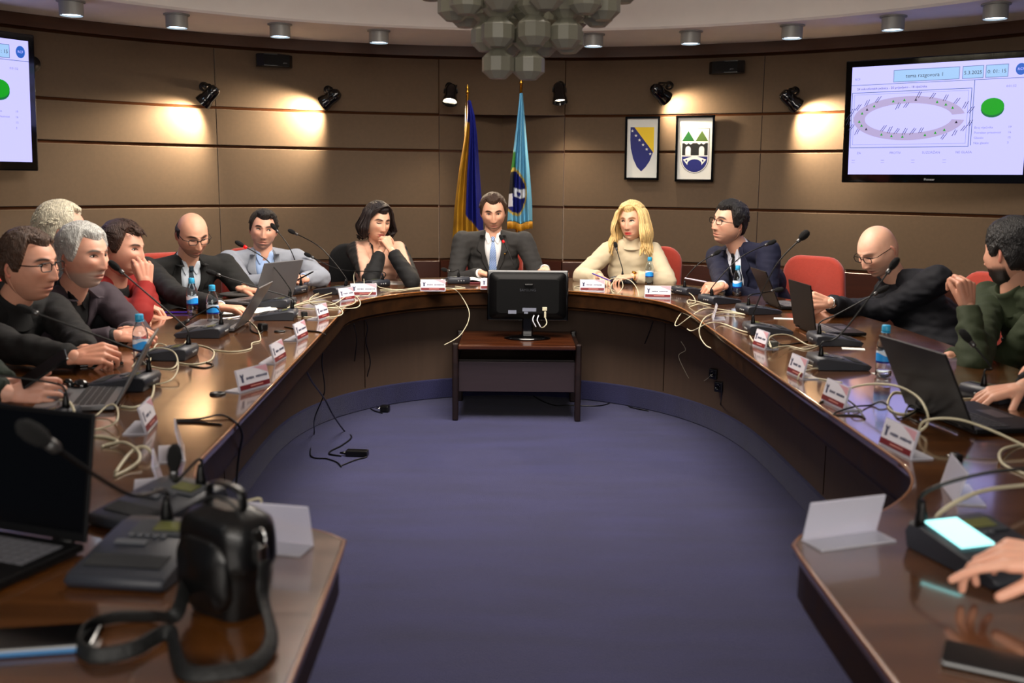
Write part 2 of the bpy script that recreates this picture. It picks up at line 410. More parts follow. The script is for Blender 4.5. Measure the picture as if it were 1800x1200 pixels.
# ------------------------------------------------------------------ wall spotlights
def spotlight(px, py, d, label, power=16, off=.165, cone=95, swing=0.0):
    m = onwall(px, py, RW - .02); th = math.degrees(math.atan2(m.x - RC.x, m.y - RC.y))
    z = m.z; root = empty('wall_spotlight', polar(RW, th, z)); tag(root, label, 'spotlight', 'black spotlights along the wall')
    root.rotation_euler = (0, 0, math.radians(-th))     # local +y goes into the wall
    d = V(d).normalized()
    b = MB(); b.lathe([(.034, 0), (.034, .018), (.0, .02)], R(90, 'X'), 20); b.build('wall_mount', M_black, root)
    hub = V((swing, -off, -.035)); b = MB(); b.tube([(0, 0, 0), (0, -.05, .01), (swing, -off, .0), hub], .011, 8); b.ell((0, -.035, .0), (.026, .026, .026)); b.build('arm', M_black, root)
    q = d.to_track_quat('Z', 'Y').to_matrix().to_4x4(); c = hub + V((0, 0, -.035))
    Mx = Matrix.Translation(c) @ q
    b = MB(); b.lathe([(0, -.075), (.03, -.073), (.045, -.055), (.05, -.02), (.05, .035), (.056, .045), (.062, .085), (.056, .085), (.046, .05)], Mx, 24); b.build('barrel', M_gloss, root, angle=40)
    b = MB(); b.lathe([(0, .052), (.047, .054)], Mx, 24); b.build('lens', mat('spot_glow', (1, 1, .9), .4, emit=(1, .93, .8), estr=14), root)
    b = MB(); side = Mx.to_3x3() @ V((1, 0, 0)); a = hub
    b.tube([c + side * .052, c + side * .052 + V((0, 0, .03)), hub + V((0, 0, .03)), c - side * .052 + V((0, 0, .03)), c - side * .052], .006, 6); b.build('yoke', M_black, root)
    b = MB(); b.tube(spline([c + Mx.to_3x3() @ V((0, .03, -.07)), c + V((.04, 0, .05)), hub + V((.045, .01, .03)), hub + V((0, .02, .01))]), .0035, 6); b.build('cable', M_black, root)
    W = Matrix.Translation(root.location) @ Matrix.Rotation(math.radians(-th), 4, 'Z')
    add_light('spot_beam', 'SPOT', W @ (c + d * .09), W.to_3x3() @ d, power * 7, (1.0, 0.80, 0.56), spot_size=math.radians(cone), spot_blend=0.8, shadow_soft_size=0.03)
    return root
spotlight(359, 152, (-.62, .42, -.75), 'black wall spotlight casting a warm pool, nearest to the left screen', 13, cone=118)
spotlight(577, 158, (-.72, .50, -.55), 'black wall spotlight with warm pool below the left loudspeaker', 15, cone=118)
spotlight(790, 152, (-.12, -.50, -.86), 'black wall spotlight shining forward beside the dark blue flag', 6, off=.2, cone=125)
spotlight(985, 150, (.10, -.32, -.94), 'black wall spotlight shining down beside the light blue flag', 6, off=.2, cone=125)
spotlight(1176, 150, (.55, .62, -.5), 'black wall spotlight turned to the wall above the framed emblems', 5, off=.20, cone=118, swing=-.05)
spotlight(1397, 160, (.62, .48, -.62), 'black wall spotlight with warm pool beside the big right screen', 15, cone=118)

# ------------------------------------------------------------------ loudspeakers
def speaker(px, py, label, turn):
    m = onwall(px, py); th = math.degrees(math.atan2(m.x, m.y - RC.y))
    root = empty('wall_loudspeaker', m, math.radians(-th + turn)); tag(root, label, 'loudspeaker')
    b = MB(); b.prism([(-.125, 0), (-.14, -.06), (-.10, -.105), (0, -.12), (.10, -.105), (.14, -.06), (.125, 0)], -.045, .045); b.build('cabinet', M_black, root)
    b = MB(); P = [[(x, -.122 + abs(x) ** 2 * 1.6, z) for z in (-.038, .038)] for x in [-.1, -.05, 0, .05, .1]]; b.grid(P); b.build('grille', mat('grille', (.05, .05, .05), .8, bump=.8, bscale=500), root)
    b = MB(); b.text('JAMO', .012, frame((.06, -.1195, -.02), (1, 0, 0), (0, 0, 1), (0, -1, 0))); b.build('badge', mat('badge_grey', (.6, .6, .6), .4), root)
    b = MB(); b.box((0, .01, 0), (.06, .04, .05), bev=.004); b.build('bracket', M_black, root)
speaker(478, 108, 'small black loudspeaker high on the wall, left of the flags', 8)
speaker(1282, 120, 'small black loudspeaker high on the wall above the framed emblems', -8)

# ------------------------------------------------------------------ framed emblems
M_paper = mat('paper_white', (0.86, 0.86, 0.83), 0.6)
def em(name, c): return mat(name, c, 0.55)
M_eb, M_ey, M_eg, M_ek, M_ew = em('emblem_blue', (0.05, 0.09, 0.42)), em('emblem_yellow', (0.95, 0.80, 0.10)), em('emblem_green', (0.06, 0.36, 0.12)), em('emblem_black', (0.05, 0.05, 0.03)), em('emblem_white', (0.9, 0.9, 0.88))
def star(cx, cy, r):
    return [(cx + (r if k % 2 == 0 else r * .4) * math.sin(k * math.pi / 5), cy + (r if k % 2 == 0 else r * .4) * math.cos(k * math.pi / 5)) for k in range(10)]
def flat(mb, poly, z, mi):
    mb.cur = mi; mb.add([(x, y, z) for x, y in poly], [tuple(range(len(poly)))], smooth=False)
def picture(px0, px1, pyt, pyb, label):
    a = onwall(px0, pyt); b = onwall(px1, pyt); lo = onwall((px0 + px1) / 2, pyb).z; hi = (a.z + b.z) / 2; c = (a + b) / 2
    th = math.degrees(math.atan2(c.x, c.y - RC.y)); W = (b - a).xy.length; Hh = hi - lo
    root = empty('framed_picture', polar(RW - .034, th, (hi + lo) / 2)); root.rotation_euler = (math.radians(3), 0, math.radians(-th)); tag(root, label, 'framed picture', 'framed emblems on the wall')
    K = frame((0, 0, 0), (1, 0, 0), (0, 0, 1), (0, -1, 0))      # x right, y up, z to the room
    m = MB(K)
    for s in (-1, 1):
        m.box((s * (W / 2 - .009), 0, .005), (.018, Hh, .03), bev=.003); m.box((0, s * (Hh / 2 - .009), .005), (W, .018, .03), bev=.003)
    m.box((0, 0, -.006), (W - .01, Hh - .01, .004)); m.build('frame', M_gloss, root)
    m = MB(K); m.box((0, 0, -.001), (W - .034, Hh - .034, .002)); m.build('paper', M_paper, root)
    return root, K, W, Hh
r_, K, W, Hh = picture(1101, 1162, 205, 316, 'black framed emblem with a blue shield, yellow triangle and white stars')
m = MB(K); s = Hh / 2
def P2(x, y): return ((x - .5) * W * .92, (.5 - y) * Hh * .92)
sh = [P2(*q) for q in [(.12, .14), (.86, .14), (.86, .50), (.83, .58), (.74, .72), (.62, .82), (.48, .90), (.34, .82), (.22, .68), (.14, .50), (.12, .36)]]
flat(m, sh, .0012, 0)
flat(m, [P2(.24, .14), P2(.86, .14), P2(.86, .58)], .0018, 1)
for k in range(6): flat(m, star(*P2(.15 + .115 * k + .03, .19 + .078 * k + .015), .013), .0022, 2)
m.build('emblem', [M_eb, M_ey, M_ew], r_)
r_, K, W, Hh = picture(1191, 1259, 203, 319, 'black framed emblem with two green peaks, black towers and a bridge')
m = MB(K)
def U(cx, w, y0, y1, n=14): return [P2(cx - w, y0), P2(cx + w, y0)] + [P2(cx + w * math.cos(math.pi * k / n), y1 + w * .62 * math.sin(math.pi * k / n)) for k in range(n + 1)]
flat(m, U(.5, .40, .17, .66), .0010, 3); flat(m, U(.5, .388, .176, .66), .0013, 2)
flat(m, [P2(.13, .38), P2(.49, .38), P2(.31, .21)], .0018, 1); flat(m, [P2(.51, .38), P2(.87, .38), P2(.69, .21)], .0018, 4)
flat(m, [P2(.14, .41)] + [P2(.14 + .72 * k / 12, (.41 if (k // 1) % 2 else .435) if k % 3 else .41) for k in range(1, 12)] + [P2(.86, .41), P2(.86, .61), P2(.14, .61)], .0018, 3)
for cx in (.31, .69): flat(m, [P2(cx - .075, .61), P2(cx + .075, .61)] + [P2(cx + .075 * math.cos(math.pi * k / 8), .51 - .05 * math.sin(math.pi * k / 8)) for k in range(9)], .0022, 2)
flat(m, U(.5, .36, .63, .665), .0018, 0)
flat(m, [P2(.17, .68), P2(.5, .615), P2(.83, .68), P2(.70, .77)] + [P2(.5 + .2 * math.cos(math.pi * k / 10), .75 - .075 * math.sin(math.pi * k / 10)) for k in range(11)] + [P2(.30, .77)], .0022, 2)
for cx in (.27, .73): flat(m, [P2(cx + .025 * math.cos(k), .70 + .017 * math.sin(k)) for k in [0, 1, 2, 3, 4, 5]], .0026, 0)
m.build('emblem', [M_eb, M_eg, M_ew, M_ek, em('emblem_olive', (0.30, 0.42, 0.16))], r_)

# ------------------------------------------------------------------ screens
def emat(name, c, s=1.0): return mat(name, (0, 0, 0), .3, emit=c, estr=s)
S_bg, S_line, S_dark, S_box, S_green, S_dgreen, S_ring, S_grey, S_logo = emat('screen_white', (.70, .69, 1.0), 1.02), emat('screen_blueline', (.42, .50, .72), 0.58), emat('screen_ink', (.12, .12, .22), .7), emat('screen_box', (.66, .82, 1.0), 0.68), emat('screen_green', (.05, .70, .12), 0.58), emat('screen_dark_green', (.02, .45, .22), .7), emat('screen_ring', (.76, .70, .88), 0.65), emat('screen_grey_text', (.55, .55, .75), 0.58), emat('screen_logo', (.16, .40, .80), 0.65)
SM = [S_bg, S_line, S_dark, S_box, S_green, S_dgreen, S_ring, S_grey, S_logo]
def television(tl, tr, zt, zb, label, tilt, brand=True):
    """tl, tr: plan points of the cabinet's ends as seen by the viewer; zt, zb heights"""
    a = V((tl[0], tl[1], 0)); b = V((tr[0], tr[1], 0)); W = (b - a).length; Hh = zt - zb
    x = (b - a).normalized(); n = V((x.y, -x.x, 0));
    if n.dot(-(a + b) / 2) < 0: n = -n
    c = (a + b) / 2; c.z = (zt + zb) / 2
    up = V((0, 0, 1)); n2 = (n - up * math.tan(math.radians(tilt))).normalized(); up2 = n2.cross(x).normalized()
    if up2.z < 0: up2 = -up2
    root = empty('television', c); root.matrix_world = frame(c, x, up2, n2); tag(root, label, 'television')
    m = MB(); m.box((0, 0, -.03), (W, Hh, .06), bev=.008); m.build('cabinet', M_gloss, root)
    bz = .045; sw, shh = W - 2 * bz, Hh - 2 * bz - .012; oy = .006
    m = MB()
    def q(u, v): return ((u - .5) * sw, (.5 - v) * shh + oy)      # u, v in 0..1 from the top left
    def rect(u0, v0, u1, v1, z, mi): flat(m, [q(u0, v0), q(u1, v0), q(u1, v1), q(u0, v1)], z, mi)
    rect(0, 0, 1, 1, .0005, 0); m.build('screen_panel', SM, root)
    m = MB()
    def tx(t, u, v, size, mi, al='LEFT'):
        m.cur = mi; p = q(u, v); m.text(t, size, T(p[0], p[1], .0022), al)
    rect(0, .165, 1, .170, .001, 1)
    rect(.25, .045, .625, .155, .001, 1); rect(.253, .05, .622, .15, .0014, 3); tx('tema razgovora 1', .43, .105, .034, 2, 'CENTER')
    rect(.64, .045, .755, .155, .001, 1); rect(.643, .05, .752, .15, .0014, 3); tx('5.3.2025', .698, .105, .032, 2, 'CENTER')
    rect(.765, .045, .885, .155, .001, 1); rect(.768, .05, .882, .15, .0014, 3); tx('0: 01: 15', .825, .105, .032, 2, 'CENTER')
    flat(m, [q(.95 + .028 * math.cos(k * .35), .095 + .05 * math.sin(k * .35)) for k in range(18)], .0014, 8); m.cur = 0; p = q(.95, .095); m.text('RCF', .022, T(p[0], p[1], .0022))
    tx('24 mikrofonskih jedinica - 20 prijavljeno - 18 vijećnika', .035, .205, .021, 2)
    for (u0, v0, u1, v1, w_) in ((.005, .235, .695, .745, .004), (.02, .255, .68, .72, .0015)):
        for r in ((u0, v0, u1, v0 + w_ * 1.5), (u0, v1, u1, v1 + w_ * 1.5), (u0, v0, u0 + w_, v1), (u1, v0, u1 + w_, v1 + w_ * 1.5)): rect(*r, .001, 1)
    rect(.708, .165, .712, .74, .001, 1)
    # the ring of seats
    P = []
    for k in range(61):
        t = math.radians(8 + 344 * k / 60); P.append([q(.345 + .325 * math.cos(t), .485 + .20 * math.sin(t)) + (.0012,), q(.345 + .255 * math.cos(t), .485 + .135 * math.sin(t)) + (.0012,)])
    m.cur = 6; m.grid(P); rnd = random.Random(3)
    for k in range(26):
        t = math.radians(16 + 328 * k / 25); inside = 62 < math.degrees(t) % 360 < 140 or 240 < math.degrees(t) < 275
        mx, my = .345 + .29 * math.cos(t), .485 + .167 * math.sin(t)
        if k % 4 != 1: flat(m, [q(mx - .008, my + .01), q(mx + .008, my + .01), q(mx, my - .014)], .0018, 4 if k % 5 else 2)
        f = .72 if inside else 1.25
        lx, ly = .345 + .29 * f * math.cos(t), .485 + .167 * f * math.sin(t)
        for j in range(2):
            p = q(lx + .012 * j, ly); ang = math.degrees(math.atan2(-math.sin(t) * .6, math.cos(t)))
            m.cur = 2; mm = T(p[0], p[1], .002) @ R(55 if (k % 2) else 65, 'Z'); m.box((0, 0, 0), (.034 + .02 * rnd.random(), .0035, .0005), mm)
    flat(m, [q(.815 + .062 * math.cos(k * .3), .425 + .075 * math.sin(k * .3)) for k in range(21)], .0014, 5)
    flat(m, [q(.815 + .062 * math.cos(k * .3), .405 + .075 * math.sin(k * .3)) for k in range(21)], .0018, 4)
    for k, (t1, t2) in enumerate((('Broj vijećnika', '19'), ('Potreban prisutnost', '16'), ('Glasalo', '15'), ('Nije glasalo', '3'))): tx(t1, .725, .585 + .045 * k, .02, 7); tx(t2, .905, .585 + .045 * k, .02, 7)
    tx('0:01:52', .88, .235, .02, 7)
    for k, t1 in enumerate(('ZA', 'PROTIV', 'SUZDRŽAN', 'NE GLASA')): tx(t1, .05 + .19 * k + .01 * (k > 0), .80, .022, 7); rect(.02 + .18 * k, .865, .04 + .18 * k, .868, .001, 7); rect(.02 + .18 * k, .888, .04 + .18 * k, .890, .001, 7)
    tx('RCF', .02, .115, .02, 7); m.build('screen_graphic', SM, root)
    if brand: m = MB(); m.text('Pioneer', .022, T(-.01, -Hh / 2 + .024, .0005)); m.build('brand_mark', mat('badge_white', (.75, .75, .75), .3), root)
    m = MB(); m.box((0, 0, -.10), (.3, .25, .08), bev=.01); m.box((0, 0, -.2), (.08, .12, .16), bev=.01); m.build('wall_mount', M_black, root)
    if not brand: m = MB(); m.lathe([(.0, 0), (.045, .0), (.05, .01), (.05, .05), (.0, .055)], T(W / 2 + .015, Hh / 2 - .18, -.09), 20); m.build('side_speaker', M_black, root)
    return root
television((2.06 * KS, 6.36 * KS), (2.93 * KS, 5.73 * KS), ZS(2.175), ZS(1.435), 'large black television showing the voting diagram, on the right wall', 3)
television((-3.36 * KS, 5.05 * KS), (-2.79 * KS, 5.96 * KS), ZS(2.235), ZS(1.46), 'black television on the left wall, mostly cut off by the picture edge', 3, False)

# ------------------------------------------------------------------ flags
def flag(name_label, top, foot, outline, colour, label):
    """outline: list of (height, left x, right x) around the pole's plane y; colour(u, v, x, z) -> rgb"""
    y = top.y; root = empty('flag_on_pole', V((foot[0], foot[1], 0))); tag(root, label, 'flag', 'flags behind the chairman')
    O = -root.location
    M0 = Matrix.Translation(O)
    b = MB(M0); b.tube([V((foot[0], foot[1], .03)), top], .011, 12); b.build('pole', M_gold, root)
    b = MB(M0); b.lathe([(0, 0), (.012, .004), (.016, .02), (.008, .035), (.014, .045), (0, .075)], Matrix.Translation(top), 14); b.build('finial', M_gold, root)
    b = MB(M0); b.lathe([(.15, 0), (.15, .02), (.05, .03), (.02, .08), (.0, .08)], T(foot[0], foot[1], 0), 28); b.build('stand', M_gold, root)
    nv, nu = 80, 72; P = []; cols = []
    for i in range(nv + 1):
        t = i / nv; f = t * (len(outline) - 1); k = min(int(f), len(outline) - 2); g = f - k
        z, l, r = [outline[k][j] * (1 - g) + outline[k + 1][j] * g for j in range(3)]
        row = []
        for j in range(nu + 1):
            u = j / nu; amp = .012 + .045 * t
            yy = y - .05 + amp * math.sin(u * 6 * math.pi + 1.2 + .8 * math.sin(3 * t)) + .01 * math.sin(u * 15 + t * 7) - .05 * math.sin(u * math.pi)
            row.append((l + (r - l) * u, yy, z + .01 * math.sin(u * 9) * t)); cols.append(colour(u, t, l + (r - l) * u, z))
        P.append(row)
    b = MB(M0); b.grid(P); o = b.build('cloth', mat('flag_cloth', (1, 1, 1), .65, attr='Col', spec=.25, bump=.15, bscale=60, bstretch=(3, 3, .3)), root)
    ca = o.data.color_attributes.new('Col', 'FLOAT_COLOR', 'POINT'); ca.data.foreach_set('color', np.array([srgb(c) + (1,) for c in cols], dtype=np.float32).ravel())
    sd = o.modifiers.new('s', 'SOLIDIFY'); sd.thickness = .003
    # fringe of gold threads on the lower edge
    b = MB(M0); row = P[-1]
    for j in range(0, nu, 1):
        p = V(row[j]); b.tube([p, p + V((.001, 0, -.028)), p + V((.002 * math.sin(j), .002, -.055))], .0028, 5)
    b.build('fringe', mat('fringe_gold', (.72, .50, .08), .5), root)
    return P
Yf = 7.78
def fx(px, py): p = aty(px, py, Yf); return p
def outl(rows): return [(fx(l, y).z, fx(l, y).x, fx(r, y).x) for y, l, r in rows]
def c1(u, t, x, z):
    py = 178 + t * 267
    if py > 422 and u < .55: return (.06, .08, .42)
    b_ = .42 if py < 365 else .42 + (py - 365) / 34 * .5
    if u < b_ and py > 235:
        n_ = noise.noise(V((x * 14, z * 14, 0)))
        return (.60 + .10 * n_, .43 + .08 * n_, .08)
    return (.05, .075, .40) if py > 215 or u > .4 else (.25, .12, .35)
flag('a', fx(822, 166), (fx(812, 300).x - .05, Yf), outl([(178, 822, 828), (205, 821, 835), (240, 817, 839), (300, 807, 843), (365, 799, 848), (410, 796, 850), (445, 794, 852)]), c1, 'dark blue and yellow flag with gold fringe hanging behind the man at the head')
def c2(u, t, x, z):
    py = 165 + t * 225; px = 893 + u * 42
    px = (1 - u) * (913 - t * 20) + u * (919 + t * 16)
    e = ((px - 906) / 16) ** 2 + ((py - 333) / 40) ** 2
    if e < 1.25 and e > 1: return (.72, .62, .28)
    if e <= 1:
        if ((px - 912) / 5) ** 2 + ((py - 333) / 8) ** 2 < .35: return (.05, .08, .4)
        if abs(py - 333) < 8 and px > 905: return (.8, .82, .85)
        if px < 903 and 335 < py < 360: return (.75, .76, .8)
        if px < 906 and py < 335: return (.05, .05, .08)
        return (.05, .09, .40)
    if 262 < py < 298 and px < 908: return (.12, .40, .12)
    if 245 < py <= 262 and px < 905: return (.75, .8, .55)
    return (.40, .66, .78)
flag('b', fx(916, 150), (fx(905, 300).x, Yf + .02), outl([(165, 914, 919), (200, 910, 922), (260, 903, 927), (310, 897, 932), (350, 894, 935), (390, 892, 936)]), c2, 'light blue flag with a dark crest hanging beside the corner of the wall')

# ------------------------------------------------------------------ chandelier
M_globe = mat('milk_glass', (0.50, 0.49, 0.43), 0.38, trans=0.0, sss=.0)
ch = empty('chandelier', (.055, 4.0, ZC + .5)); tag(ch, 'large chandelier of clustered faceted milk glass globes hanging from the ceiling', 'chandelier')
gm = MB(); g = .061; gm.lathe([(.0, -g * .88), (g * .52, -g * .88), (g * 1.03, -g * .42), (g * 1.03, g * .42), (g * .52, g * .88), (0, g * .88)], n=10, smooth=False)
gme = gm.mesh('globe', M_globe); rod_m = MB(); rnd = random.Random(5)
strings = [(.0, .0, 0, 5), (-.118, -.03, 0, 5)]
for (rr, n, tier, cnt, ph) in ((.165, 7, 1, 4, 20), (.29, 11, 2, 3, 5), (.43, 14, 3, 2, 11)):
    for k in range(n): a = math.radians(ph + 360 * k / n); strings.append((rr * math.sin(a) * (1.0), rr * math.cos(a), tier, cnt))
for (x, y, tier, cnt) in strings:
    for k in range(cnt):
        o = bpy.data.objects.new('globe', gme); COL.objects.link(o); o.parent = ch
        o.location = (x, y, 1.868 + .108 * (tier + k) - ch.location.z); o.rotation_euler = (0, 0, rnd.random() * 6)
    rod_m = MB(); rod_m.tube([(x, y, 1.868 + .108 * (tier + cnt - 1) + .05 - ch.location.z), (x, y, -.01)], .005, 6); rod_m.build('rod', M_chrome, ch)
mb = MB(); mb.lathe([(0, -.03), (.50, -.03), (.52, -.01), (.52, -.001), (0, -.001)], n=48); mb.build('ceiling_plate', M_alu, ch, angle=40)
# ------------------------------------------------------------------ builders of the things on the table
def yawm(v):
    """rotation about z that turns local +y to direction v"""
    return math.atan2(-v[0], v[1])
M_unit = mat('unit_dark_grey', (0.15, 0.16, 0.19), 0.45, bump=.08, bscale=400)
M_unit2 = mat('unit_panel', (0.20, 0.215, 0.235), 0.35)
M_lcd = mat('lcd_olive', (0.36, 0.37, 0.20), 0.25)
M_foam = mat('mic_foam', (0.02, 0.02, 0.022), 0.95, bump=.8, bscale=500)
M_stem = mat('gooseneck', (0.05, 0.05, 0.05), 0.35, 0.4)
M_stem2 = mat('mic_ring', (.35, .35, .35), .3, .8)
M_red = mat('mic_ring_red', (.5, .02, .03), .4, emit=(1, .06, .08), estr=.5)
M_whitep = mat('white_plastic', (.82, .82, .80), .4)
def centre_dir(p):
    c = V((0.06, min(max(p.y, 2.2), 4.9), 0)); d = c - V((p.x, p.y, 0))
    return d.normalized()
_unit = {}
def unit_parts():
    if _unit: return _unit
    # local: +y to the middle of the table (rear), user sits at -y
    m = MB(); W = .075
    prof = [(-.105, .002), (-.112, .014), (-.10, .022), (.055, .047), (.085, .045), (.092, .030), (.085, .002)]
    P = [[(x * (1 if 0 < i < 6 or True else 1), y, z) for (y, z) in prof] for i, x in enumerate((-W, W))]
    for (x0, x1, k) in ((-W, -W + .006, .93), (-W + .006, W - .006, 1), (W - .006, W, .93)):
        pass
    m.grid([[(x, y * k, z * kk) for (y, z) in prof] for x, k, kk in ((-W, .96, .88), (-W + .006, 1, 1), (W - .006, 1, 1), (W, .96, .88))], closed=True)
    m.add([(-W, y * .96, z * .88) for y, z in prof], [tuple(range(7))], smooth=False); m.add([(W, y * .96, z * .88) for y, z in prof], [tuple(range(7))[::-1]], smooth=False)
    _unit['body'] = m.mesh('body', M_unit)
    sl = frame((0, -.02, .0355), (1, 0, 0), V((0, .155, .025)).normalized(), V((0, -.025, .155)).normalized())
    m = MB(sl); m.box((.012, .055, .001), (.10, .045, .003), bev=.001); _unit['panel'] = m.mesh('panel', M_unit2)
    m = MB(sl); m.box((.022, .058, .003), (.052, .026, .002)); _unit['display'] = m.mesh('display', M_lcd)
    m = MB(sl)
    for k in range(5): m.box((-.03 + .013 * k, .028, .002), (.009, .006, .004), bev=.001)
    m.box((-.02, .008, .002), (.05, .012, .004), bev=.001); _unit['button'] = m.mesh('button', mat('unit_button', (.3, .31, .33), .4))
    m = MB(sl); m.box((0, -.045, .0008), (.12, .035, .002), bev=.001); _unit['speaker_grille'] = m.mesh('speaker_grille', mat('unit_grille', (.10, .11, .13), .8, bump=1, bscale=700))
    m = MB()
    for x in (-.03, -.012, .006): m.lathe([(.0045, 0), (.0045, .003), (0, .003)], T(x, .091, .022) @ R(-90, 'X'), 10)
    _unit['socket'] = m.mesh('socket', mat('socket_grey', (.55, .55, .55), .4))
    return _unit
def mic_unit(px, py, tip, label, via=None, lit=False, red=False, turn=0.0, out=.13, up=.30, stemx=-.03, z=TZ, scale=1.0, r=.0122, dirv=None):
    p = at(px, py, z); d = centre_dir(p) if dirv is None else V((dirv[0], dirv[1], 0)).normalized(); rz = yawm(d) + math.radians(turn)
    root = empty('conference_microphone', (p.x, p.y, z), rz); tag(root, label, 'microphone', 'conference microphone units on the table'); root.scale = (scale,) * 3
    for k, me in unit_parts().items():
        o = bpy.data.objects.new(k, me); COL.objects.link(o); o.parent = root
    if lit:
        b = MB(frame((0, -.02, .0355), (1, 0, 0), V((0, .155, .025)).normalized(), V((0, -.025, .155)).normalized())); b.box((-.035, .035, .004), (.062, .085, .004), bev=.001)
        b.build('lit_button', mat('lit_button', (.6, .9, .9), .4, emit=(.62, .95, .95), estr=1.3), root)
    Wm = Matrix.Translation(root.location) @ Matrix.Rotation(rz, 4, 'Z') @ Matrix.Scale(scale, 4); Wi = Wm.inverted()
    base = V((stemx, .065, .045)); dw = Wm.to_3x3() @ V((0, -1, 0))
    if tip is not None:
        g = (Wm @ base) + dw.normalized() * out + V((0, 0, up))       # where the head would hang, then onto the seen line
        o_ = V((0, 0, CAM_H)); ry = (_fw * 1750 + CR * (tip[0] - 900) - CU * (tip[1] - 600)).normalized()
        q = o_ + ry * (g - o_).dot(ry); q = Wi @ q
    else: q = base + V((0, 0, .1))
    pts = [base, base + V((0, .0, .05))]
    if via:
        g2 = (Wm @ base).lerp(Wm @ q, .55); o_ = V((0, 0, CAM_H)); ry = (_fw * 1750 + CR * (via[0] - 900) - CU * (via[1] - 600)).normalized()
        pts.append(Wi @ (o_ + ry * (g2 - o_).dot(ry)))
    else: pts.append(base.lerp(q, .5) + V((0, .012, .045 * (q - base).length / .3)))
    pts.append(q)
    b = MB(); sp = spline(pts, 10); b.tube(sp, .0031, 8); b.lathe([(.011, -.004), (.010, .012), (.006, .03), (.0045, .04)], Matrix.Translation(base), 12); b.build('gooseneck', M_stem, root)
    dd = (sp[-1] - sp[-3]).normalized(); Q = Matrix.Translation(q) @ dd.to_track_quat('Z', 'Y').to_matrix().to_4x4()
    b = MB(Q); b.lathe([(0, -.012), (r * .6, -.010), (r, .004), (r * 1.12, .018), (r * .95, .034), (r * .5, .042), (0, .044)], n=16); b.build('mic_head', M_foam, root)
    b = MB(Q); b.lathe([(.0062, -.028), (.0085, -.024), (.0085, -.009), (.0065, -.008)], n=14); b.build('collar_ring', M_red if red else M_stem2, root)
    return root

# nameplates: L-shaped clear acrylic with a printed card
M_acryl = mat('acrylic', (.95, .95, 1.0), .12, trans=.55, ior=1.4)
M_card = mat('card_white', (.86, .85, .88), .5); M_cred = mat('card_red', (.42, .07, .10), .5); M_cpink = mat('card_pink', (.80, .60, .64), .5)
def nameplate(px, py, n, label, printed=True, w=.155, h=.075, tilt=14, z=TZ, name_len=9, foot=.062):
    """n: direction the printed face looks to; (px, py) the middle of its lower edge"""
    p = at(px, py, z); root = empty('nameplate', (p.x, p.y, z), yawm((n[0], n[1]))); tag(root, label, 'nameplate', 'acrylic nameplates along the table')
    # local: +y is the printed side, the foot runs to -y
    b = MB(); t = .004; K = R(tilt, 'X')       # leans back towards the user
    b.box((0, -t / 2, h / 2), (w, t, h), K, bev=.001); b.box((0, -foot / 2, t / 2), (w, foot, t), bev=.001); b.build('holder', M_acryl, root)
    if printed:
        C = K @ frame((0, .0012, h / 2 + .002), (-1, 0, 0), (0, 0, 1), (0, 1, 0))
        cw, chh = w - .008, h - .010; b = MB(C); b.box((0, 0, 0), (cw, chh, .001))
        b.cur = 1; b.box((0, -chh / 2 + chh * .12, .0008), (cw, chh * .24, .0006))
        b.cur = 2; flat(b, [(cw * .05, chh / 2), (cw / 2, chh / 2), (cw / 2, chh * .1), (cw * .3, chh * .3)], .0009, 2)
        b.cur = 3; b.box((-cw * .37, chh * .02, .0009), (.010, .020, .0006)); b.box((-cw * .37, chh * .19, .0009), (.016, .005, .0006)); b.box((-cw * .37 - .006, chh * .24, .0009), (.004, .006, .0006)); b.box((-cw * .37 + .006, chh * .24, .0009), (.004, .006, .0006))
        x = -cw * .24; rnd = random.Random(int(px))
        for k in range(name_len + 5):
            ww = .0045 + .0015 * rnd.random()
            if k != 5: b.box((x + ww / 2, chh * .02, .0009), (ww, .0085 * (.7 + .3 * rnd.random()), .0005))
            x += ww + .0022
            if x > cw * .42: break
        b.cur = 4; b.box((cw * .05, -chh / 2 + chh * .12, .0014), (cw * .42, .003, .0003))
        b.build('name_card', [M_card, M_cred, M_cpink, mat('card_ink', (.27, .28, .38), .5), mat('card_gold', (.8, .55, .5), .5)], root)
    return root

